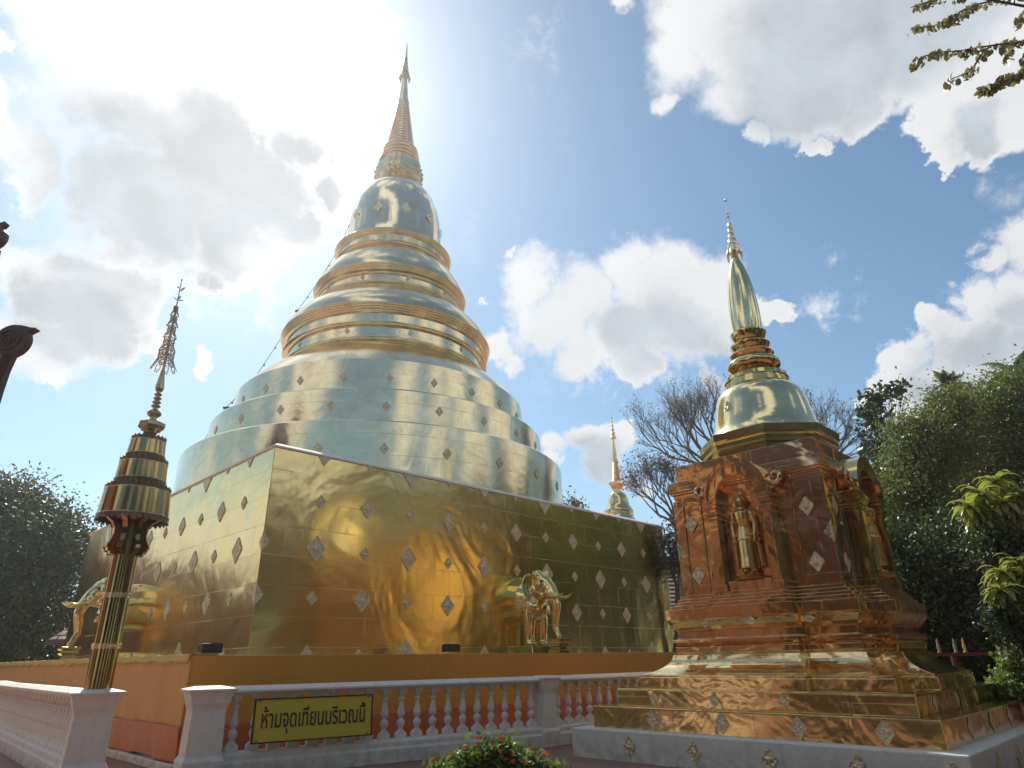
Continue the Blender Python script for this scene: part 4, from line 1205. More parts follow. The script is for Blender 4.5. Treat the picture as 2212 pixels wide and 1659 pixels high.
SG.rotation_euler = (R(-4), 0, rzAB)
b = MB(); b.box((0, 0, 0), (2 * W2, 0.03, 2 * H2)); b.build('board', M['sign_yellow'], SG, bevel=0.004)
b = MB()
for (x, z, w_, h_) in ((0, H2, 2 * W2 + .03, .018), (0, -H2, 2 * W2 + .03, .018), (-W2, 0, .018, 2 * H2 - 0.016), (W2, 0, .018, 2 * H2 - 0.016)):
    b.box((x, -0.004, z), (w_, 0.05, h_))
b.build('frame', M['black'], SG)
for x in (-W2 * 0.93, W2 * 0.93):
    for z in (-H2 * 0.9, H2 * 0.9):
        tb_ = MB(); tb_.tube([(x + 0.035 * math.cos(a), 0.09 + 0.115 * math.sin(a), z) for a in [2 * math.pi * i / 16 for i in range(17)]], 0.006, 5)
        tb_.build('wire_tie', M['black'], SG, 60)
def text_mesh(s, size, ext=0.004, bold=0.0):
    cu = bpy.data.curves.new('lettering', 'FONT'); cu.body = s; cu.size = size; cu.extrude = ext; cu.offset = bold
    cu.align_x = 'CENTER'; cu.align_y = 'CENTER'
    o = bpy.data.objects.new('lettering', cu); col.objects.link(o)
    bpy.context.view_layer.update()
    dg = bpy.context.evaluated_depsgraph_get()
    me = bpy.data.meshes.new_from_object(o.evaluated_get(dg))
    bpy.data.objects.remove(o)
    return me
def lettering(s, wid, hgt, m, parent, loc, rot):
    me = text_mesh(s, 1.0, 0.01, 0.008)
    co = np.empty(len(me.vertices) * 3); me.vertices.foreach_get('co', co); co = co.reshape(-1, 3)
    lo, hi = co.min(0), co.max(0)
    co[:, 0] = (co[:, 0] - (lo[0] + hi[0]) / 2) * wid / (hi[0] - lo[0])
    co[:, 1] = (co[:, 1] - (lo[1] + hi[1]) / 2) * hgt / (hi[1] - lo[1])
    co[:, 2] *= 0.4
    me.vertices.foreach_set('co', co.reshape(-1)); me.update()
    me.materials.clear(); me.materials.append(m)
    o = bpy.data.objects.new('lettering', me); col.objects.link(o); o.parent = parent
    o.location = loc; o.rotation_euler = rot
    return o
lettering('ห้ามจุดเทียนบริเวณนี้', 2 * W2 * 0.88, 2 * H2 * 0.66, M['black'], SG, (0.0, -0.019, 0.0), (math.pi / 2, 0, 0))

# ------------------------------------------------------------------ tiered umbrella on its pole
UM = empty('tiered_umbrella', (PU.x, PU.y, RAIL + 0.012), rzAB, 'tall golden three tiered ceremonial umbrella on a pole standing on the left post', 'ceremonial umbrella')
zo = RAIL + 0.012
def ul(name, prof, m, n=56, sm=35, ph=0.0):
    b = MB(); b.lathe([(r, z - zo) for r, z in prof], n, (0, 0, 0), ph); return b.build(name, M[m], UM, sm)
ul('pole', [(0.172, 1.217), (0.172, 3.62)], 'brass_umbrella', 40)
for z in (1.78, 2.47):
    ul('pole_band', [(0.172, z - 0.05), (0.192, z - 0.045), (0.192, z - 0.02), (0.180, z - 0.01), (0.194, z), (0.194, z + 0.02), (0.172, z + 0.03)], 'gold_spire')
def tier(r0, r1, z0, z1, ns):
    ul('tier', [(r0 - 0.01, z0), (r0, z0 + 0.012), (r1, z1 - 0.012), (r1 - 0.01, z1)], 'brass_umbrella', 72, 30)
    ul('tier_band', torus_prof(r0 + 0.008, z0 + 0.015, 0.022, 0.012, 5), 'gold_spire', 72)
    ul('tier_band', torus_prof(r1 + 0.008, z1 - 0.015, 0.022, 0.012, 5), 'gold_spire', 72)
    # pierced petal fringe: pointed leaves standing on top and hanging below
    for (rr_, zb2, hh) in ((r1 - 0.004, z1 - 0.01, 0.075), (r0 + 0.004, z0 + 0.01, -0.095)):
        b = MB()
        for i in range(ns):
            a = 2 * math.pi * i / ns
            wd = math.pi * 2 * r1 / ns * 0.47
            t1 = Vector((-math.sin(a), math.cos(a), 0)); n1 = Vector((math.cos(a), math.sin(a), 0))
            c0 = n1 * rr_ + Vector((0, 0, zb2 - zo))
            P4 = [c0 - t1 * wd, c0 - t1 * wd * 1.05 + Vector((0, 0, hh * 0.55)), c0 + n1 * 0.012 + Vector((0, 0, hh)), c0 + t1 * wd * 1.05 + Vector((0, 0, hh * 0.55)), c0 + t1 * wd]
            Q4 = [q - n1 * 0.010 for q in P4]
            b.add(P4 + Q4, [(0, 1, 2, 3, 4), (9, 8, 7, 6, 5), (0, 5, 6, 1), (1, 6, 7, 2), (2, 7, 8, 3), (3, 8, 9, 4)])
        b.build('fringe', M['brass_dark'], UM)
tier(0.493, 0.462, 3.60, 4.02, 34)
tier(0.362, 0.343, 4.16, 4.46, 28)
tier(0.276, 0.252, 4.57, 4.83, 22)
ul('tier_top', [(0.45, 3.985), (0.30, 4.03), (0.30, 4.2)], 'brass_dark')
ul('tier_top', [(0.33, 4.44), (0.22, 4.47), (0.22, 4.6)], 'brass_dark')
ul('tier_top', [(0.245, 4.815), (0.08, 4.84), (0.06, 4.88)], 'brass_dark')
ul('tier_floor', [(0.17, 3.56), (0.30, 3.58), (0.48, 3.605), (0.30, 3.62)], 'copper')
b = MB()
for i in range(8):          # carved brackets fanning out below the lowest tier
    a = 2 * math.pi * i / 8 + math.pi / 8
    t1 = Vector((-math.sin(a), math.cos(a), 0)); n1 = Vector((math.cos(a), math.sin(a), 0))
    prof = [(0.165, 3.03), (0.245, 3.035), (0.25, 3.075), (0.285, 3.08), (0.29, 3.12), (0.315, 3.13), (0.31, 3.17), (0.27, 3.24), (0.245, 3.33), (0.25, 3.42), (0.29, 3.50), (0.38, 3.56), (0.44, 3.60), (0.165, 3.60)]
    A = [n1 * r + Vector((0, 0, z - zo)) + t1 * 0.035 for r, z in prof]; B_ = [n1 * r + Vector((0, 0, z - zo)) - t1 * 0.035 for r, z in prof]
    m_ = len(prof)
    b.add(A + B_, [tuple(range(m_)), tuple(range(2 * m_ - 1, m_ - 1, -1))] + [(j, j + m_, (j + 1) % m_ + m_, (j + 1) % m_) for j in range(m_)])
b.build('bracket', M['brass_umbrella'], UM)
ul('cup', [(0.05, 4.86), (0.05, 4.90), (0.075, 4.93), (0.105, 4.96), (0.11, 4.99), (0.155, 5.01), (0.16, 5.03), (0.205, 5.07), (0.20, 5.13), (0.11, 5.17), (0.06, 5.19)], 'bronze', 8, 20, math.pi / 8)
ul('bead', torus_prof(0.108, 5.30, 0.14, 0.06, 8), 'bronze', 32)
ul('stem', [(0.05, 5.15), (0.05, 5.25), (0.035, 5.36), (0.03, 5.75)], 'bronze', 16)
for i in range(4):
    ul('bead', torus_prof(0.072 - 0.004 * i, 5.43 + 0.068 * i, 0.055, 0.03, 6), 'bronze', 28)
ul('fluted_cone', [(0.055, 5.70), (0.068, 5.74), (0.064, 5.80), (0.045, 5.95), (0.030, 6.08), (0.02, 6.1)], 'bronze', 12, 15)
b = MB()
rr = random.Random(5)
for (r, z, hh, sk) in ((0.122, 6.26, 0.15, 0.17), (0.085, 6.52, 0.15, 0.10), (0.064, 6.78, 0.12, 0.09), (0.052, 7.00, 0.10, 0.09), (0.036, 7.20, 0.09, 0.08)):
    # filigree drum of open lattice
    nn = 14 if r > 0.1 else 10
    for i in range(nn):
        a = 2 * math.pi * i / nn; a2_ = 2 * math.pi * (i + 1) / nn
        q = lambda a_, z_: (r * math.cos(a_), r * math.sin(a_), z_ - zo)
        for (za, zb3) in ((0, hh * .5), (hh * .5, hh)):
            b.tube([q(a, z + za), q(a2_, z + zb3)], 0.0055, 4); b.tube([q(a2_, z + za), q(a, z + zb3)], 0.0055, 4)
        for zz in (0, hh * .33, hh * .66, hh):
            b.tube([q(a, z + zz), q(a2_, z + zz)], 0.006, 4)
    nl = 8 if r > 0.08 else 5
    for i in range(nl):
        a = 2 * math.pi * i / nl + 0.4 * r * 10
        c0 = Vector((r * math.cos(a), r * math.sin(a), z - zo)); n1 = Vector((math.cos(a), math.sin(a), 0)); t1 = Vector((-math.sin(a), math.cos(a), 0))
        wd = r * 0.26
        P6 = [c0 - t1 * wd, c0 + t1 * wd, c0 + n1 * sk * .25 + t1 * wd * 1.25 - Vector((0, 0, sk * .6)), c0 + n1 * sk * .45 + t1 * wd * .7 - Vector((0, 0, sk)), c0 + n1 * sk * .45 - t1 * wd * .7 - Vector((0, 0, sk)), c0 + n1 * sk * .25 - t1 * wd * 1.25 - Vector((0, 0, sk * .6))]
        for j in range(6):
            b.tube([P6[j], P6[(j + 1) % 6]], 0.006, 4)
        b.tube([P6[0], P6[2]], 0.004, 3); b.tube([P6[1], P6[5]], 0.004, 3); b.tube([P6[5], P6[3]], 0.004, 3); b.tube([P6[2], P6[4]], 0.004, 3)
b.build('filigree_crown', M['bronze'], UM)
ul('rod', [(0.024, 6.05), (0.018, 6.6), (0.012, 7.3), (0.008, 7.82), (0.003, 7.86)], 'bronze', 10)
b = MB()
for z, ph in ((7.42, 0.3), (7.62, 1.0)):
    for i in range(4):
        a = ph + math.pi / 2 * i
        n1 = Vector((math.cos(a), math.sin(a), 0)); t1 = Vector((-math.sin(a), math.cos(a), 0)); c0 = Vector((0, 0, z - zo))
        b.add([c0, c0 + n1 * 0.05 + t1 * 0.02 + Vector((0, 0, .02)), c0 + n1 * 0.10 + Vector((0, 0, .035 + .03 * (i % 2))), c0 + n1 * 0.05 - t1 * 0.02 + Vector((0, 0, .03))], [(0, 1, 2, 3)])
b.ell((0, 0, 7.83 - zo), (0.016, 0.016, 0.022), 10, 8)
o = b.build('leaf_finial', M['bronze'], UM); md = o.modifiers.new('t', 'SOLIDIFY'); md.thickness = 0.004

# ------------------------------------------------------------------ dark carved gable ends peeping in at left
GB = empty('pavilion_gable', at(-120, 1100, 5.0)[:], 0, 'dark carved roof edge with curled finials poking into view at far left', 'pavilion roof')
go_ = Vector(GB.location)
def finial(px, py, rpx, tilt, half=False):
    P = at(px, py, 5.0) - go_
    r = rpx / F_PX * 5.45
    pl = Matrix.Rotation(tilt, 3, 'Y')
    def W3(u, v, y): return P + pl @ Vector((u, y, v)) * r if False else P + (pl @ Vector((u * r, 0, v * r))) + Vector((0, y, 0))
    out = []
    for i in range(30):
        a = R(-100 - 11 * i)
        out.append((math.cos(a), math.sin(a)))
    # hooked beak on the upper right
    out = [(math.cos(R(a)), math.sin(R(a))) for a in range(30, -115, -12)] + [(math.cos(R(a)), math.sin(R(a))) for a in range(-115, -290, -12)] + [(0.3, 0.98), (0.65, 0.90), (1.0, 0.80), (1.28, 0.78), (1.1, 0.66), (0.94, 0.56)]
    n_ = len(out)
    mb = MB()
    V = [W3(u, v, -0.035) for u, v in out] + [W3(u, v, 0.035) for u, v in out]
    mb.add(V, [tuple(range(n_)), tuple(range(2 * n_ - 1, n_ - 1, -1))] + [(i, i + n_, (i + 1) % n_ + n_, (i + 1) % n_) for i in range(n_)])
    for (rad, th) in ((0.62, 0.05), (0.34, 0.045), (0.12, 0.09)):
        mb.tube([W3(-0.05 + rad * math.cos(a), rad * math.sin(a), -0.038) for a in [2 * math.pi * i / 24 for i in range(25)]], th * r, 6)
    mb.build('finial', M['dark_wood'], GB, 40, bevel=0.004)
finial(28, 738, 38, 0.0)
finial(-16, 514, 32, -0.5)
b = MB()
def barge(pxs, hw):
    pts = [at(x, y, 5.0) - go_ for x, y in pxs]
    b.tube(pts, hw, 6)
barge([(20, 768), (6, 800), (-8, 835), (-30, 900), (-70, 1000), (-120, 1100)], [0.058, 0.055, 0.06, 0.065, 0.07, 0.075])
barge([(-12, 540), (-20, 570), (-40, 640), (-80, 800), (-120, 1100)], [0.05, 0.05, 0.06, 0.07, 0.075])
b.build('bargeboard', M['dark_wood'], GB, 50)
b = MB(); q0 = at(-120, 1100, 5.0) - go_
b.box((q0.x - 0.05, q0.y, q0.z / 2 - go_.z / 2), (0.2, 0.2, go_.z + 0.1)); b.build('pillar', M['dark_wood'], GB, bevel=0.01)

# ------------------------------------------------------------------ lantana bush in front
BC = Vector((-0.12, 5.15, 0.0))
BU = empty('lantana_bush', BC[:], 0, 'low green lantana bush dotted with red and orange flower heads in front of the balustrade', 'bush')
rng = np.random.default_rng(3)
lob = [(Vector((-0.30, -0.05, 0.62)), (0.26, 0.34, 0.28)), (Vector((0.02, 0.05, 0.70)), (0.30, 0.34, 0.30)), (Vector((0.30, -0.1, 0.60)), (0.22, 0.3, 0.25)), (Vector((-0.1, -0.2, 0.45)), (0.4, 0.3, 0.35)),
       (Vector((0.46, 0, 0.42)), (0.12, 0.25, 0.3)), (Vector((-0.42, 0, 0.74)), (0.06, 0.1, 0.16)), (Vector((0.05, 0, 0.92)), (0.05, 0.1, 0.1)), (Vector((0.2, 0, 0.85)), (0.08, 0.1, 0.1))]
FL = [(1495, 960, 16), (1632, 963, 15), (1410, 1030, 9), (1475, 1008, 10), (1630, 1040, 12), (1815, 1026, 11), (1900, 1055, 12), (1697, 1100, 14), (1925, 1108, 13), (1330, 1052, 8), (1700, 1058, 10), (1590, 1010, 8), (1842, 1056, 8), (1230, 1085, 7), (1560, 1060, 8), (1660, 1085, 9), (1780, 1110, 9)]
for (x, y, s_) in FL:
    q_ = at((900 + x * .678) / 1.8517, (2300 + (y + 42) * .678) / 1.8517, 4.86) - BC
    lob.append((q_, (0.045, 0.05, 0.05)))
    lob.append((q_ - Vector((0, 0, 0.09)), (0.07, 0.07, 0.08)))
P, N = crown_points(lob, 12500, rng, 0.03, 12)
leaves('foliage', P, N, 0.042, M['leaf_bush'], BU, 0.6, rng, 0.1, None, True)
b = MB()
rr = random.Random(2)
for i in range(26):
    a = rr.uniform(0, 6.28); r = rr.uniform(0.1, 0.45)
    e_ = Vector((r * math.cos(a), r * math.sin(a), rr.uniform(0.6, 0.95)))
    b.tube([(0.04 * math.cos(a), 0.04 * math.sin(a), 0), e_ * 0.5 + Vector((0, 0, .1)), e_], [0.012, 0.008, 0.003], 5)
b.build('stem', M['bark'], BU)
for (x, y, s_) in FL:
    vx, vy = (900 + x * .678) / 1.8517, (2300 + y * .678) / 1.8517
    c0 = at(vx, vy, 4.80) - BC
    r = s_ * .366 / F_PX * 5.2
    b = MB()
    rr = random.Random(x)
    for i in range(22):
        d = Vector((rr.gauss(0, 1), rr.gauss(0, 1), rr.gauss(0.3, 0.8))).normalized()
        q = c0 + Vector((d.x * r, d.y * r, d.z * r * 0.6))
        b.ell(q, (r * .3, r * .3, r * .22), 6, 4)
    b.build('flower', M['flower'], BU, 60)

# ------------------------------------------------------------------ trees
def lob_px(L, D0):
    """lobes given as (px, py, r_px[, extra depth]) seen at distance D0"""
    out = []
    for q in L:
        x, y, r = q[:3]
        D = D0 + (q[3] if len(q) > 3 else 0)
        c = at(x, y, D)
        m_ = (c - EYE).length / F_PX * r
        out.append((c, (m_ * 1.05, m_ * 1.05, m_ * 0.95)))
    return out
def gb(x, D):
    p = at(x, 1420, D); return (p.x, p.y, 0)

TB = 'trees round the courtyard'
tree('tree', gb(60, 30), lob_px([(40, 1120, 70), (110, 1165, 60), (-30, 1170, 90, 2), (60, 1210, 90, -1), (150, 1220, 60), (40, 1320, 80, -2), (150, 1330, 55), (-40, 1300, 90), (185, 1165, 22, 1), (10, 1085, 28)], 30), 42000, 0.17, 'leaf_dark',
     'dense dark tree with dry brownish top behind the left elephant', group=TB, seed=11, clump=0.42, trunk_r=0.3)
tree('tree', gb(-60, 27), lob_px([(0, 1080, 45), (50, 1078, 38), (90, 1110, 35), (-40, 1105, 50), (150, 1125, 18)], 31), 5200, 0.20, 'leaf_olive',
     'thin brown-leaved tree top rising over the dark tree at left', group=TB, seed=12, clump=0.38, trunk_r=0.16)
tree('tree', gb(2010, 21), lob_px([(1985, 1000, 62), (1960, 1080, 70), (2040, 950, 70), (2010, 1130, 80), (1930, 1160, 48), (2050, 880, 40), (1955, 925, 28)], 21), 46000, 0.11, 'leaf_mid',
     'bright green fine-leaved tree just right of the small stupa', group=TB, seed=13, clump=0.24, trunk_r=0.22)
tree('tree', gb(2150, 22), lob_px([(2110, 900, 60), (2170, 860, 55), (2200, 930, 70), (2130, 1000, 75), (2215, 1040, 70), (2240, 850, 60), (2090, 1090, 60)], 24), 42000, 0.13, 'leaf_mid',
     'tall olive-green tree at the right edge with palm tops behind it', group=TB, seed=14, clump=0.28, trunk_r=0.28)
tree('tree', gb(2020, 17.5), lob_px([(1930, 1250, 60), (2010, 1230, 85), (2110, 1200, 90), (1960, 1350, 70), (2060, 1340, 90), (2170, 1350, 90), (2200, 1230, 80), (1905, 1160, 30), (2010, 1420, 50), (2110, 1430, 60)], 18), 60000, 0.12, 'leaf_dark',
     'dense dark shade tree filling the space beside the niche of the small stupa', group=TB, seed=15, clump=0.30, trunk_r=0.3)
tree('tree', gb(1930, 25), lob_px([(1885, 860, 17), (1925, 845, 22), (1875, 905, 22), (1905, 890, 14), (1865, 945, 17), (1895, 965, 22), (1920, 930, 14), (1870, 990, 12), (1950, 855, 18), (1885, 1020, 14)], 25), 1100, 0.22, 'leaf_dark',
     'sparse large-leaved tree with open sprays beside the bare tree', group=TB, seed=16, clump=0.20, aspect=0.7, trunk_r=0.10)
# unseen trees added at right and rear to mirror dark in the gilded walls
ENV = [((30, 26, 0), 5, 13, 'leaf_env', 'added unseen dark tree on the right boundary, farthest of the row'), ((26, 18, 0), 5.5, 13.5, 'leaf_env', 'added unseen dark tree on the right boundary, second from the far end'),
       ((25, 9, 0), 5.5, 13, 'leaf_env', 'added unseen dark tree on the right boundary, third from the far end'), ((20, 0, 0), 5.5, 13, 'leaf_env', 'added unseen dark tree on the right boundary level with the photographer'),
       ((13, -8, 0), 5.5, 13, 'leaf_env', 'added unseen dark tree behind the photographer to the right'), ((3, -12, 0), 5.5, 13, 'leaf_env', 'added unseen dark tree straight behind the photographer'),
       ((-8, -13, 0), 5.5, 12, 'leaf_env', 'added unseen dark tree behind the photographer to the left')]
for i, (p_, r, h, m_, lab) in enumerate(ENV):
    L = [((p_[0] + dx * r, p_[1] + dy * r, h * 1.18 * hz), (r * .62, r * .62, h * .26)) for dx, dy, hz in ((0, 0, .80), (.4, .2, .62), (-.4, .3, .60), (.1, -.55, .62), (-.45, -.35, .5), (-.2, -.1, .32), (.35, -.4, .32), (-.35, .4, .32), (.1, .6, .5), (0, 0, .14), (-.4, 0, .16), (.4, .1, .16))]
    tree('tree', p_, L, 30000, 0.34, m_, lab, group=TB, seed=40 + i, clump=0.75, trunk_r=0.3)

def bare_tree(base, start, dirn, L, r, depth, label, seed, leafn=0, leaf=0.12, spread=0.55, tops=None, m='leaf_dry'):
    root = empty('bare_tree', base, 0, label, 'tree', 'leafless trees behind the stupas')
    rr = random.Random(seed)
    tb = MB(); tips = []
    b0 = Vector(base)
    st = Vector(start) - b0
    tb.tube([(0, 0, -0.1), st * 0.5 + Vector((0.1, 0, 0)), st], [r * 1.5, r * 1.2, r], 10)
    tops = tops or [dirn]
    for d in tops:
        branching(tb, st, Vector(d).normalized(), L, r * 0.75, depth, rr, tips, spread)
    tb.build('trunk', M['bark_pale'], root, 60)
    if leafn:
        rg = np.random.default_rng(seed)
        T = np.array([tuple(t) for t in tips])
        idx = rg.integers(0, len(T), leafn)
        P = T[idx] + rg.normal(size=(leafn, 3)) * 0.14
        lt_ = leaves('leaf_tufts', P, rg.normal(size=(leafn, 3)), leaf, M[m], root, 0.5, rg)
        lt_['kind'] = 'stuff'
    return root
b0 = gb(1560, 28)
bare_tree(b0, at(1560, 1020, 28), (-.3, 0, 1), 1.22, 0.13, 6, 'spreading leafless tree behind the bell of the small stupa', 21, 900, 0.10, 0.60,
          [(-.9, 0, .55), (-.55, .3, 1), (-.1, 0, 1), (-1, -.2, .25), (.1, .2, 1)])
b0 = gb(1740, 28)
bare_tree(b0, at(1745, 1010, 28), (.5, 0, 1), 1.08, 0.13, 6, 'leafless tree showing to the right of the bell of the small stupa', 22, 800, 0.10, 0.6, [(1, 0, .55), (.75, .2, .9), (.9, .2, .25), (.2, 0, 1)])
b0 = gb(1470, 25)
bare_tree(b0, at(1462, 1130, 25), (0, 0, 1), 0.74, 0.09, 6, 'half bare twiggy tree between the great base and the small stupa', 23, 1500, 0.10, 0.55,
          [(-.45, 0, 1), (-.15, .3, 1), (.3, 0, 1), (-.7, 0, .7), (-.8, .2, .25), (.6, .1, .6)], 'leaf_olive')
tree('tree', gb(1450, 24), lob_px([(1462, 1195, 26), (1442, 1160, 17), (1470, 1130, 17), (1450, 1220, 22)], 24), 2800, 0.11, 'leaf_olive', 'small dark olive bush-like tree low behind the right end of the great base', group=TB, seed=24, clump=0.2, trunk_r=0.1)
# small tufts above the edge of the base at its far end
tree('shrub', gb(1225, 40), lob_px([(1232, 1092, 14), (1250, 1098, 10), (1210, 1095, 10)], 40), 500, 0.2, 'leaf_olive', 'small tree tip just showing over the far edge of the base', seed=26, clump=0.3, trunk_r=0.1)

# palms
def palm(px, py, D, R_, label, seed):
    c = at(px, py, D)
    root = empty('palm_tree', (c.x, c.y, 0), 0, label, 'palm tree', 'palm tops behind the trees at right')
    rr = random.Random(seed)
    tb = MB(); tb.tube([(0, 0, 0), (0.2, 0, c.z * .5), (0, 0, c.z)], [0.2, 0.15, 0.13], 10)
    tb.build('trunk', M['bark_pale'], root, 60)
    for i in range(13):
        a = rr.uniform(0, 6.28); el_ = rr.uniform(0.1, 1.1)
        d = Vector((math.cos(a) * math.cos(el_), math.sin(a) * math.cos(el_), math.sin(el_)))
        fb = MB(); pts = []
        q = Vector((0, 0, c.z)); dd = d.copy()
        for j in range(12):
            pts.append(q.copy()); q = q + dd * R_ / 11; dd = (dd + Vector((0, 0, -0.13))).normalized()
        fb.tube(pts, [0.03 * (1 - j / 13) + 0.004 for j in range(12)], 4)
        for j in range(1, 12):
            t_ = (pts[j] - pts[j - 1]).normalized(); s_ = t_.cross(Vector((0, 0, 1))).normalized()
            for sg in (-1, 1):
                for kq in range(3):
                    b_ = pts[j - 1].lerp(pts[j], kq / 3)
                    ln = R_ * 0.26 * math.sin(math.pi * min(1, (j + kq / 3) / 12) ** 0.8 + 0.15)
                    e_ = b_ + (s_ * sg + t_ * 0.7 + Vector((0, 0, -0.35 - rr.random() * .3))).normalized() * abs(ln)
                    w_ = t_ * 0.02
                    fb.add([b_ - w_, b_ + w_, (b_ + e_) / 2 + w_ * 1.3, e_, (b_ + e_) / 2 - w_ * 1.3], [(0, 1, 2, 3, 4)])
        fb.build('frond', M['palm'], root)
palm(2050, 835, 30, 1.3, 'small palm top poking out left above the olive-green tree', 31)
palm(2195, 800, 28, 1.6, 'larger palm top at the right edge of the picture', 32)

# yellow-green strap-leaved plants at right
def strap_plant(heads, D, label, seed, ln):
    b0 = Vector(gb(sum(h[0] for h in heads) / len(heads) + 15, D))
    root = empty('strap_leaved_plant', b0[:], 0, label, 'plant', 'yellow-green strap-leaved plants at right')
    rr = random.Random(seed)
    sb = MB()
    for (x, y) in heads:
        c = at(x, y, D + rr.uniform(-.2, .2)) - b0
        sb.tube([(0, 0, 0), (c.x * .5 + .1, c.y * .5, c.z * .5), c], [0.05, 0.035, 0.02], 6)
        hb = MB()
        for i in range(30):
            a = 2.4 * i; el_ = 1.0 - 2.1 * i / 30 + rr.uniform(-.15, .15)
            d = Vector((math.cos(a) * math.cos(el_), math.sin(a) * math.cos(el_), math.sin(el_)))
            L = ln * rr.uniform(.8, 1.15); wd = L * 0.13
            sd_ = d.cross(Vector((0, 0, 1))).normalized() * wd
            q = c.copy(); pts = []; dd = d.copy()
            for j in range(6):
                pts.append(q.copy()); q = q + dd * L / 5; dd = (dd + Vector((0, 0, -0.28 - .10 * j))).normalized()
            ws = [0.35, 0.8, 1.0, 0.95, 0.65, 0.05]
            V = []
            for p_, w_ in zip(pts, ws):
                V += [p_ - sd_ * w_, p_ + Vector((0, 0, -0.012)), p_ + sd_ * w_]
            hb.add(V, [(3 * j + k_, 3 * j + k_ + 1, 3 * j + k_ + 4, 3 * j + k_ + 3) for j in range(5) for k_ in range(2)])
        hb.build('leaf_rosette', M['leaf_yellow'], root, 60)
    sb.build('stem', M['bark'], root, 60)
strap_plant([(2115, 1065), (2150, 1040), (2095, 1095), (2135, 1100), (2170, 1085), (2205, 1070), (2120, 1125), (2160, 1120), (2200, 1115)], 12.5, 'upper clump of yellow-green strap leaves against the dark tree', 41, 0.44)
strap_plant([(2165, 1235), (2200, 1215), (2190, 1265), (2160, 1275), (2215, 1290), (2180, 1300), (2215, 1250)], 11.5, 'lower clump of pale green strap leaves at the right edge', 42, 0.40)
tree('tree', gb(2175, 13.5), lob_px([(2150, 1180, 36), (2200, 1170, 36), (2215, 1330, 34), (2175, 1340, 26), (2220, 1110, 30), (2140, 1140, 22), (2165, 1190, 30, -1.2), (2200, 1170, 30, -1.3), (2135, 1175, 22, -1.2), (2185, 1345, 30, -2), (2215, 1370, 30, -2), (2160, 1330, 20, -1.9)], 13.3), 12500, 0.085, 'leaf_dark', 'small dark leafy tree between the two clumps of strap leaves', group=TB, seed=46, clump=0.14, trunk_r=0.05)
tree('shrub', gb(2210, 12.5), [(c, (r[0], r[1], r[2])) for c, r in lob_px([(2200, 1420, 28), (2215, 1460, 32), (2190, 1490, 26), (2225, 1400, 30), (2230, 1500, 34)], 12.5)], 5200, 0.075, 'leaf_bush',
     'glossy green shrub low at the right edge beside the white plinth', cat='shrub', seed=43, clump=0.09, trunk_r=0.04, aspect=0.6)
# low dark hedge and ground planting behind the small stupa
tree('hedge', gb(2060, 20), lob_px([(1900, 1440, 34), (1960, 1450, 36), (2030, 1455, 40), (2100, 1455, 40), (2170, 1440, 50)], 20), 16000, 0.12, 'leaf_dark',
     'low dark hedge behind the steps of the small stupa', cat='hedge', seed=44, clump=0.2, trunk_r=0.05)
tree('hedge', gb(60, 31), lob_px([(-20, 1400, 40), (50, 1400, 40), (120, 1400, 30)], 32), 9000, 0.16, 'leaf_dark', 'dark hedge under the tree behind the left elephant', cat='hedge', seed=45, clump=0.3, trunk_r=0.05)

# overhanging branches, top right: a tree whose trunk stands outside the picture
TT = Vector((9.0, 4.5, 0))
OT = empty('overhanging_tree', TT[:], 0, 'leafy twigs of a near tree hanging into the top right corner', 'tree')
def W4(X, Y): return ((3500 + X * .3013) / 1.8517, (Y * .3013) / 1.8517)
BR = [[(2200, 380), (1978, 540), (1800, 575), (1640, 590), (1400, 625), (1220, 660), (1050, 680), (880, 690), (700, 730), (560, 790), (470, 880)],
      [(1220, 660), (1190, 690), (1160, 720)],
      [(1500, 640), (1400, 740), (1300, 900), (1150, 1000), (1030, 1040), (950, 1110)],
      [(2200, -60), (1700, -20), (1350, 60), (1180, 130), (1050, 200), (900, 290), (760, 350), (620, 360), (470, 400)],
      [(1250, 120), (1180, 180), (1000, 270), (900, 300)],
      [(1200, -60), (900, -20), (750, 10), (600, 60), (480, 100)],
      [(2300, 850), (2000, 950), (1850, 1010), (1650, 1080), (1500, 1150), (1380, 1210)],
      [(2200, 150), (2000, 160), (1920, 220), (1880, 320)],
      [(1900, 560), (1800, 660), (1700, 800)], [(2100, 560), (2000, 700), (1930, 820)]]
tb = MB()
LC, LD = [], []
rr = random.Random(9)
def bez(P):
    return [at(*W4(*q), 6.0 + 0.25 * math.sin(i * 1.3)) - TT for i, q in enumerate(P)]
for bi, P in enumerate(BR):
    pts = bez(P)
    tb.tube(pts, [0.014 - 0.010 * i / len(pts) for i in range(len(pts))], 5)
    for a, b2 in zip(pts[:-1], pts[1:]):
        n_ = max(2, int((b2 - a).length / 0.028))
        for i in range(n_):
            q = a.lerp(b2, (i + rr.random()) / n_)
            if rr.random() < (0.80 if bi not in (6,) else 1.0):
                LC.append(q + Vector((rr.uniform(-.03, .03), rr.uniform(-.05, .05), -rr.uniform(0.0, 0.085))))
                LD.append((rr.uniform(-.7, .1), rr.uniform(-.4, .4), -1))
            if bi == 6:
                for _ in range(2):
                    LC.append(q + Vector((rr.uniform(-.05, .05), rr.uniform(-.05, .05), rr.uniform(-0.09, 0.02)))); LD.append((-.8, 0, -.6))
start = Vector((0, 0, 5.0))
for P in (BR[0], BR[3], BR[6], BR[5], BR[7]):
    e_ = bez(P)[0]
    tb.tube([start, (start + e_) / 2 + Vector((0, 0, .5)), e_], [0.05, 0.03, 0.012], 6)
tb.tube([(0, 0, 0), (0.1, 0, 2.5), start], [0.2, 0.16, 0.1], 10)
tb.build('trunk', M['bark'], OT, 60)
rng = np.random.default_rng(8)
LC = np.array([tuple(q) for q in LC]); LD = np.array(LD, float)
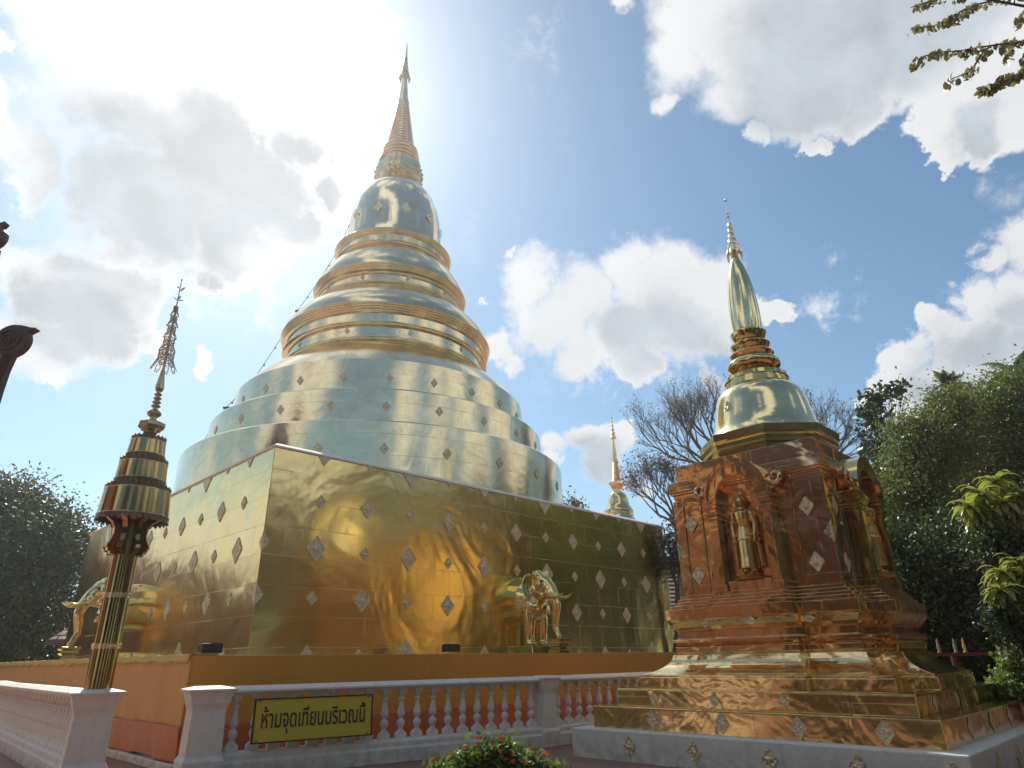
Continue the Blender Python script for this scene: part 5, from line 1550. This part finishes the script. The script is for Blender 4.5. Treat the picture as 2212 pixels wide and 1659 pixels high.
leaves('foliage', LC, rng.normal(size=LC.shape) + np.array([0, -1, 0.3]), 0.11, M['leaf_twig'], OT, 0.52, rng, 0, LD, True)
L = [(Vector((3.2, 0.5, 6.5)), (1.6, 1.8, 1.1)), (Vector((2.4, -1.6, 6.2)), (1.5, 1.4, 1.0)), (Vector((3.6, 1.0, 5.6)), (1.3, 1.2, 1.0))]
P, N = crown_points(L, 5000, rng, 0.2)
leaves('crown', P, N, 0.12, M['leaf_twig'], OT, 0.55, rng, 0.2)

# ------------------------------------------------------------------ buildings glimpsed behind
def hut(name, P, rz, L_, W_, eave, ridge, label, wallm):
    e = empty(name, P, rz, label, 'building')
    b = MB(); b.box((0, 0, eave / 2), (L_ - .8, W_ - .8, eave)); b.build('wall', M[wallm], e)
    b = MB()
    V = [(-L_ / 2, -W_ / 2, eave - .1), (L_ / 2, -W_ / 2, eave - .1), (L_ / 2, W_ / 2, eave - .1), (-L_ / 2, W_ / 2, eave - .1), (-L_ / 2 + W_ * .35, 0, ridge), (L_ / 2 - W_ * .35, 0, ridge)]
    b.add(V, [(0, 1, 5, 4), (2, 3, 4, 5), (1, 2, 5), (3, 0, 4), (3, 2, 1, 0)]); b.build('roof', M['rooftile'], e)
    b = MB(); b.box((0, -W_ / 2 - .02, eave - .16), (L_, .05, .2)); b.box((L_ / 2 + .02, 0, eave - .16), (.05, W_, .2)); b.build('fascia', M['dark_wood'], e)
    return e
q = at(104, 1384, 26)
hut('tiled_building', (q.x + 2.6, q.y + 1.3, 0), 0.0, 5.2, 2.8, q.z + 0.1, q.z + 1.25, 'low building with a pale tiled roof seen past the left elephant', 'dark_wood')
# louvred gable behind the right end of the base
q0, q1 = at(1443, 1410, 30), at(1443, 1228, 30)
q2 = at(1520, 1228, 30)
LB = empty('louvred_building', ((q0.x + q2.x) / 2, q0.y, 0), 0.0, 'building wall of white horizontal louvres between the great base and the small stupa', 'building')
wx = (q2.x - q0.x) / 2 + .2; zt2 = q1.z
b = MB(); b.box((0, 1.5, zt2 / 2), (2 * wx, 3.0, zt2)); b.build('wall', M['hall_wall'], LB)
b = MB()
zz = 0.9
while zz < zt2:
    b.box((0, -0.04, zz), (2 * wx, 0.07, 0.085)); zz += 0.17
b.build('louvre_panel', M['white'], LB)
b = MB(); b.box((0, 1.5, zt2 + 0.05), (2 * wx + .3, 3.4, 0.1)); b.build('roof', M['rooftile'], LB)

# unseen temple halls, added so the gilded walls have red-brown and ochre to mirror
def hall(P, rz, L_, W_, eave, ridge, label):
    e = empty('unseen_hall', P, rz, label, 'temple hall', 'unseen temple halls added for the reflections')
    b = MB(); b.box((0, 0, eave / 2), (L_, W_, eave)); b.build('wall', M['hall_wall'], e)
    b = MB(); b.box((0, 0, 0.5), (L_ + .4, W_ + .4, 1.0)); b.build('plinth', M['white'], e)
    b = MB()
    for k_, (ov, z0, z1) in enumerate(((1.2, eave - .6, eave + 1.4), (0.3, eave + 1.6, ridge))):
        w_ = W_ / 2 + ov if k_ == 0 else W_ * 0.36
        wi = W_ * 0.33 if k_ == 0 else 0.05
        for s in (-1, 1):
            b.add([(-L_ / 2 - ov, s * w_, z0), (L_ / 2 + ov, s * w_, z0), (L_ / 2 + ov, s * wi, z1), (-L_ / 2 - ov, s * wi, z1),
                   (-L_ / 2 - ov, s * w_, z0 - .15), (L_ / 2 + ov, s * w_, z0 - .15), (L_ / 2 + ov, s * wi, z1 - .15), (-L_ / 2 - ov, s * wi, z1 - .15)],
                  [(0, 1, 2, 3), (7, 6, 5, 4), (0, 4, 5, 1), (2, 6, 7, 3), (1, 5, 6, 2), (0, 3, 7, 4)])
    b.build('roof', M['hall_wall'], e)
    b = MB(); b.box((0, 0, eave + 1.0), (L_ - .1, W_ * .66, 1.6)); b.build('clerestory', M['hall_gold'], e)
    n_ = int(L_ / 3.2)
    for i in range(n_):
        x = -L_ / 2 + L_ * (i + .5) / n_
        for s in (-1, 1):
            w1 = MB(); w1.box((x, s * (W_ / 2 + .03), eave * .52), (1.2, .12, 2.3)); f = w1.build('window', M['hall_gold'], e)
            w2_ = MB(); w2_.box((x, s * (W_ / 2 + .10), eave * .52), (0.85, .06, 1.9)); w2_.build('shutter', M['dark_wood'], f)
    b = MB()
    for i in range(n_ + 1):
        x = -L_ / 2 + L_ * i / n_
        for s in (-1, 1): b.lathe([(0.22, 0), (0.22, 1.0), (0.18, 1.1), (0.17, eave - .8), (0.25, eave - .6)], 16, (x, s * (W_ / 2 + .9), 0))
    b.build('column', M['hall_gold'], e, 40)
    return e
hall((-22.5, -2.5, 0), R(62), 23, 10, 8.0, 15.0, 'added unseen red-brown temple hall with ochre columns at left, for the copper stupa to mirror')
hall((-40, 31, 0), R(52), 26, 8, 4.2, 8.2, 'second added unseen red-brown temple hall, for the left wall of the great stupa to mirror')

# ochre pavilion added out of view as a reflector to gild the front wall
PV = empty('reflector_pavilion', (17.8, 13.6, 0), R(30), 'added ochre pavilion, unseen at right, a reflector for the golden front wall', 'pavilion')
b = MB(); b.box((0, 0, 3.9), (4.6, 4.6, 7.8)); b.build('wall', M['hall_gold'], PV, bevel=0.02)
b = MB(); b.lathe([(4.1, 7.7), (4.0, 7.85), (2.2, 9.4), (2.2, 9.8), (0.2, 12.0)], 4, (0, 0, 0), math.pi / 4); b.build('roof', M['gold_far'], PV)
for q in range(4):
    rot = Matrix.Rotation(q * math.pi / 2, 3, 'Z')
    mb = MB(); mb.box((0, -2.33, 2.0), (1.3, 0.08, 2.6)); mb.v = [tuple(rot @ Vector(p)) for p in mb.v]; mb.build('door', M['dark_wood'], PV)

# things in the deep shade behind the steps at right
PO = at(2168, 1487, 13.0)
e = empty('flower_pot', (PO.x, PO.y, 0), 0, 'red plastic bowl on a low table in the shade at right', 'bowl')
b = MB(); b.lathe([(0.16, PO.z - .22), (0.20, PO.z - .20), (0.33, PO.z - .03), (0.36, PO.z), (0.33, PO.z), (0.20, PO.z - .16)], 32); b.build('bowl', M['pot'], e, 40)
TBL = empty('low_table', (PO.x + .1, PO.y + .15, 0), 0, 'low brown table under the red bowl at right', 'table')
b = MB(); b.box((0, 0, PO.z - .25), (1.5, 0.8, 0.05)); b.build('tabletop', M['dark_wood'], TBL)
for x in (-.65, .65):
    for y in (-.3, .3):
        b = MB(); b.box((x, y, (PO.z - .27) / 2), (.07, .07, PO.z - .27)); b.build('leg', M['dark_wood'], TBL)
RL = at(2060, 1410, 15.5)
rail = empty('red_rail', (RL.x, RL.y, 0), 0.1, 'dark red wooden rail in deep shade behind the small stupa', 'railing')
b = MB(); b.box((0, 0, RL.z - 0.03), (2.6, 0.06, 0.07)); b.build('top_rail', M['rail_red'], rail)
for x in (-1.25, 0, 1.25):
    b = MB(); b.box((x, 0.05, (RL.z - .06) / 2), (.08, .08, RL.z - .06)); b.build('post', M['dark_wood'], rail)
for i, (x, y, lab) in enumerate(((2024, 1392, 'leftmost pale slender figurine on the dark red rail'), (2063, 1397, 'middle pale slender figurine on the dark red rail'), (2082, 1388, 'rightmost yellowish slender figurine on the dark red rail'))):
    q = at(x, y, 15.5 + (RL.y - 15.5))
    b = MB(); b.lathe([(0.04, 0), (0.036, 0.02), (0.025, 0.04), (0.036, 0.10), (0.03, 0.16), (0.018, 0.19), (0.027, 0.22), (0.014, 0.26), (0.004, 0.29)], 16)
    o = b.build('figurine', M['figurine'] if i < 2 else M['hall_gold'], None, 50); o.location = (q.x, RL.y + (q.x - RL.x) * 0.1, RL.z + 0.005)
    tag(o, lab, 'figurine', 'pale figurines on the red rail')

# ------------------------------------------------------------------ haze volume added to stand in for lens glare near the sun
hz = MB(); hz.box((0, 40, 15), (304, 304, 32))
hm = bpy.data.materials.new('glare_haze_volume'); hm.use_nodes = True
ht = NT(hm.node_tree)
pv = ht.n('ShaderNodeVolumePrincipled', {'Color': (0.95, 0.97, 1.0, 1), 'Density': GLARE_HAZE, 'Anisotropy': 0.7})
ht.n('ShaderNodeOutputMaterial', {'Volume': pv.outputs[0]})
ho = hz.build('glare_haze', hm); tag(ho, kind='stuff')
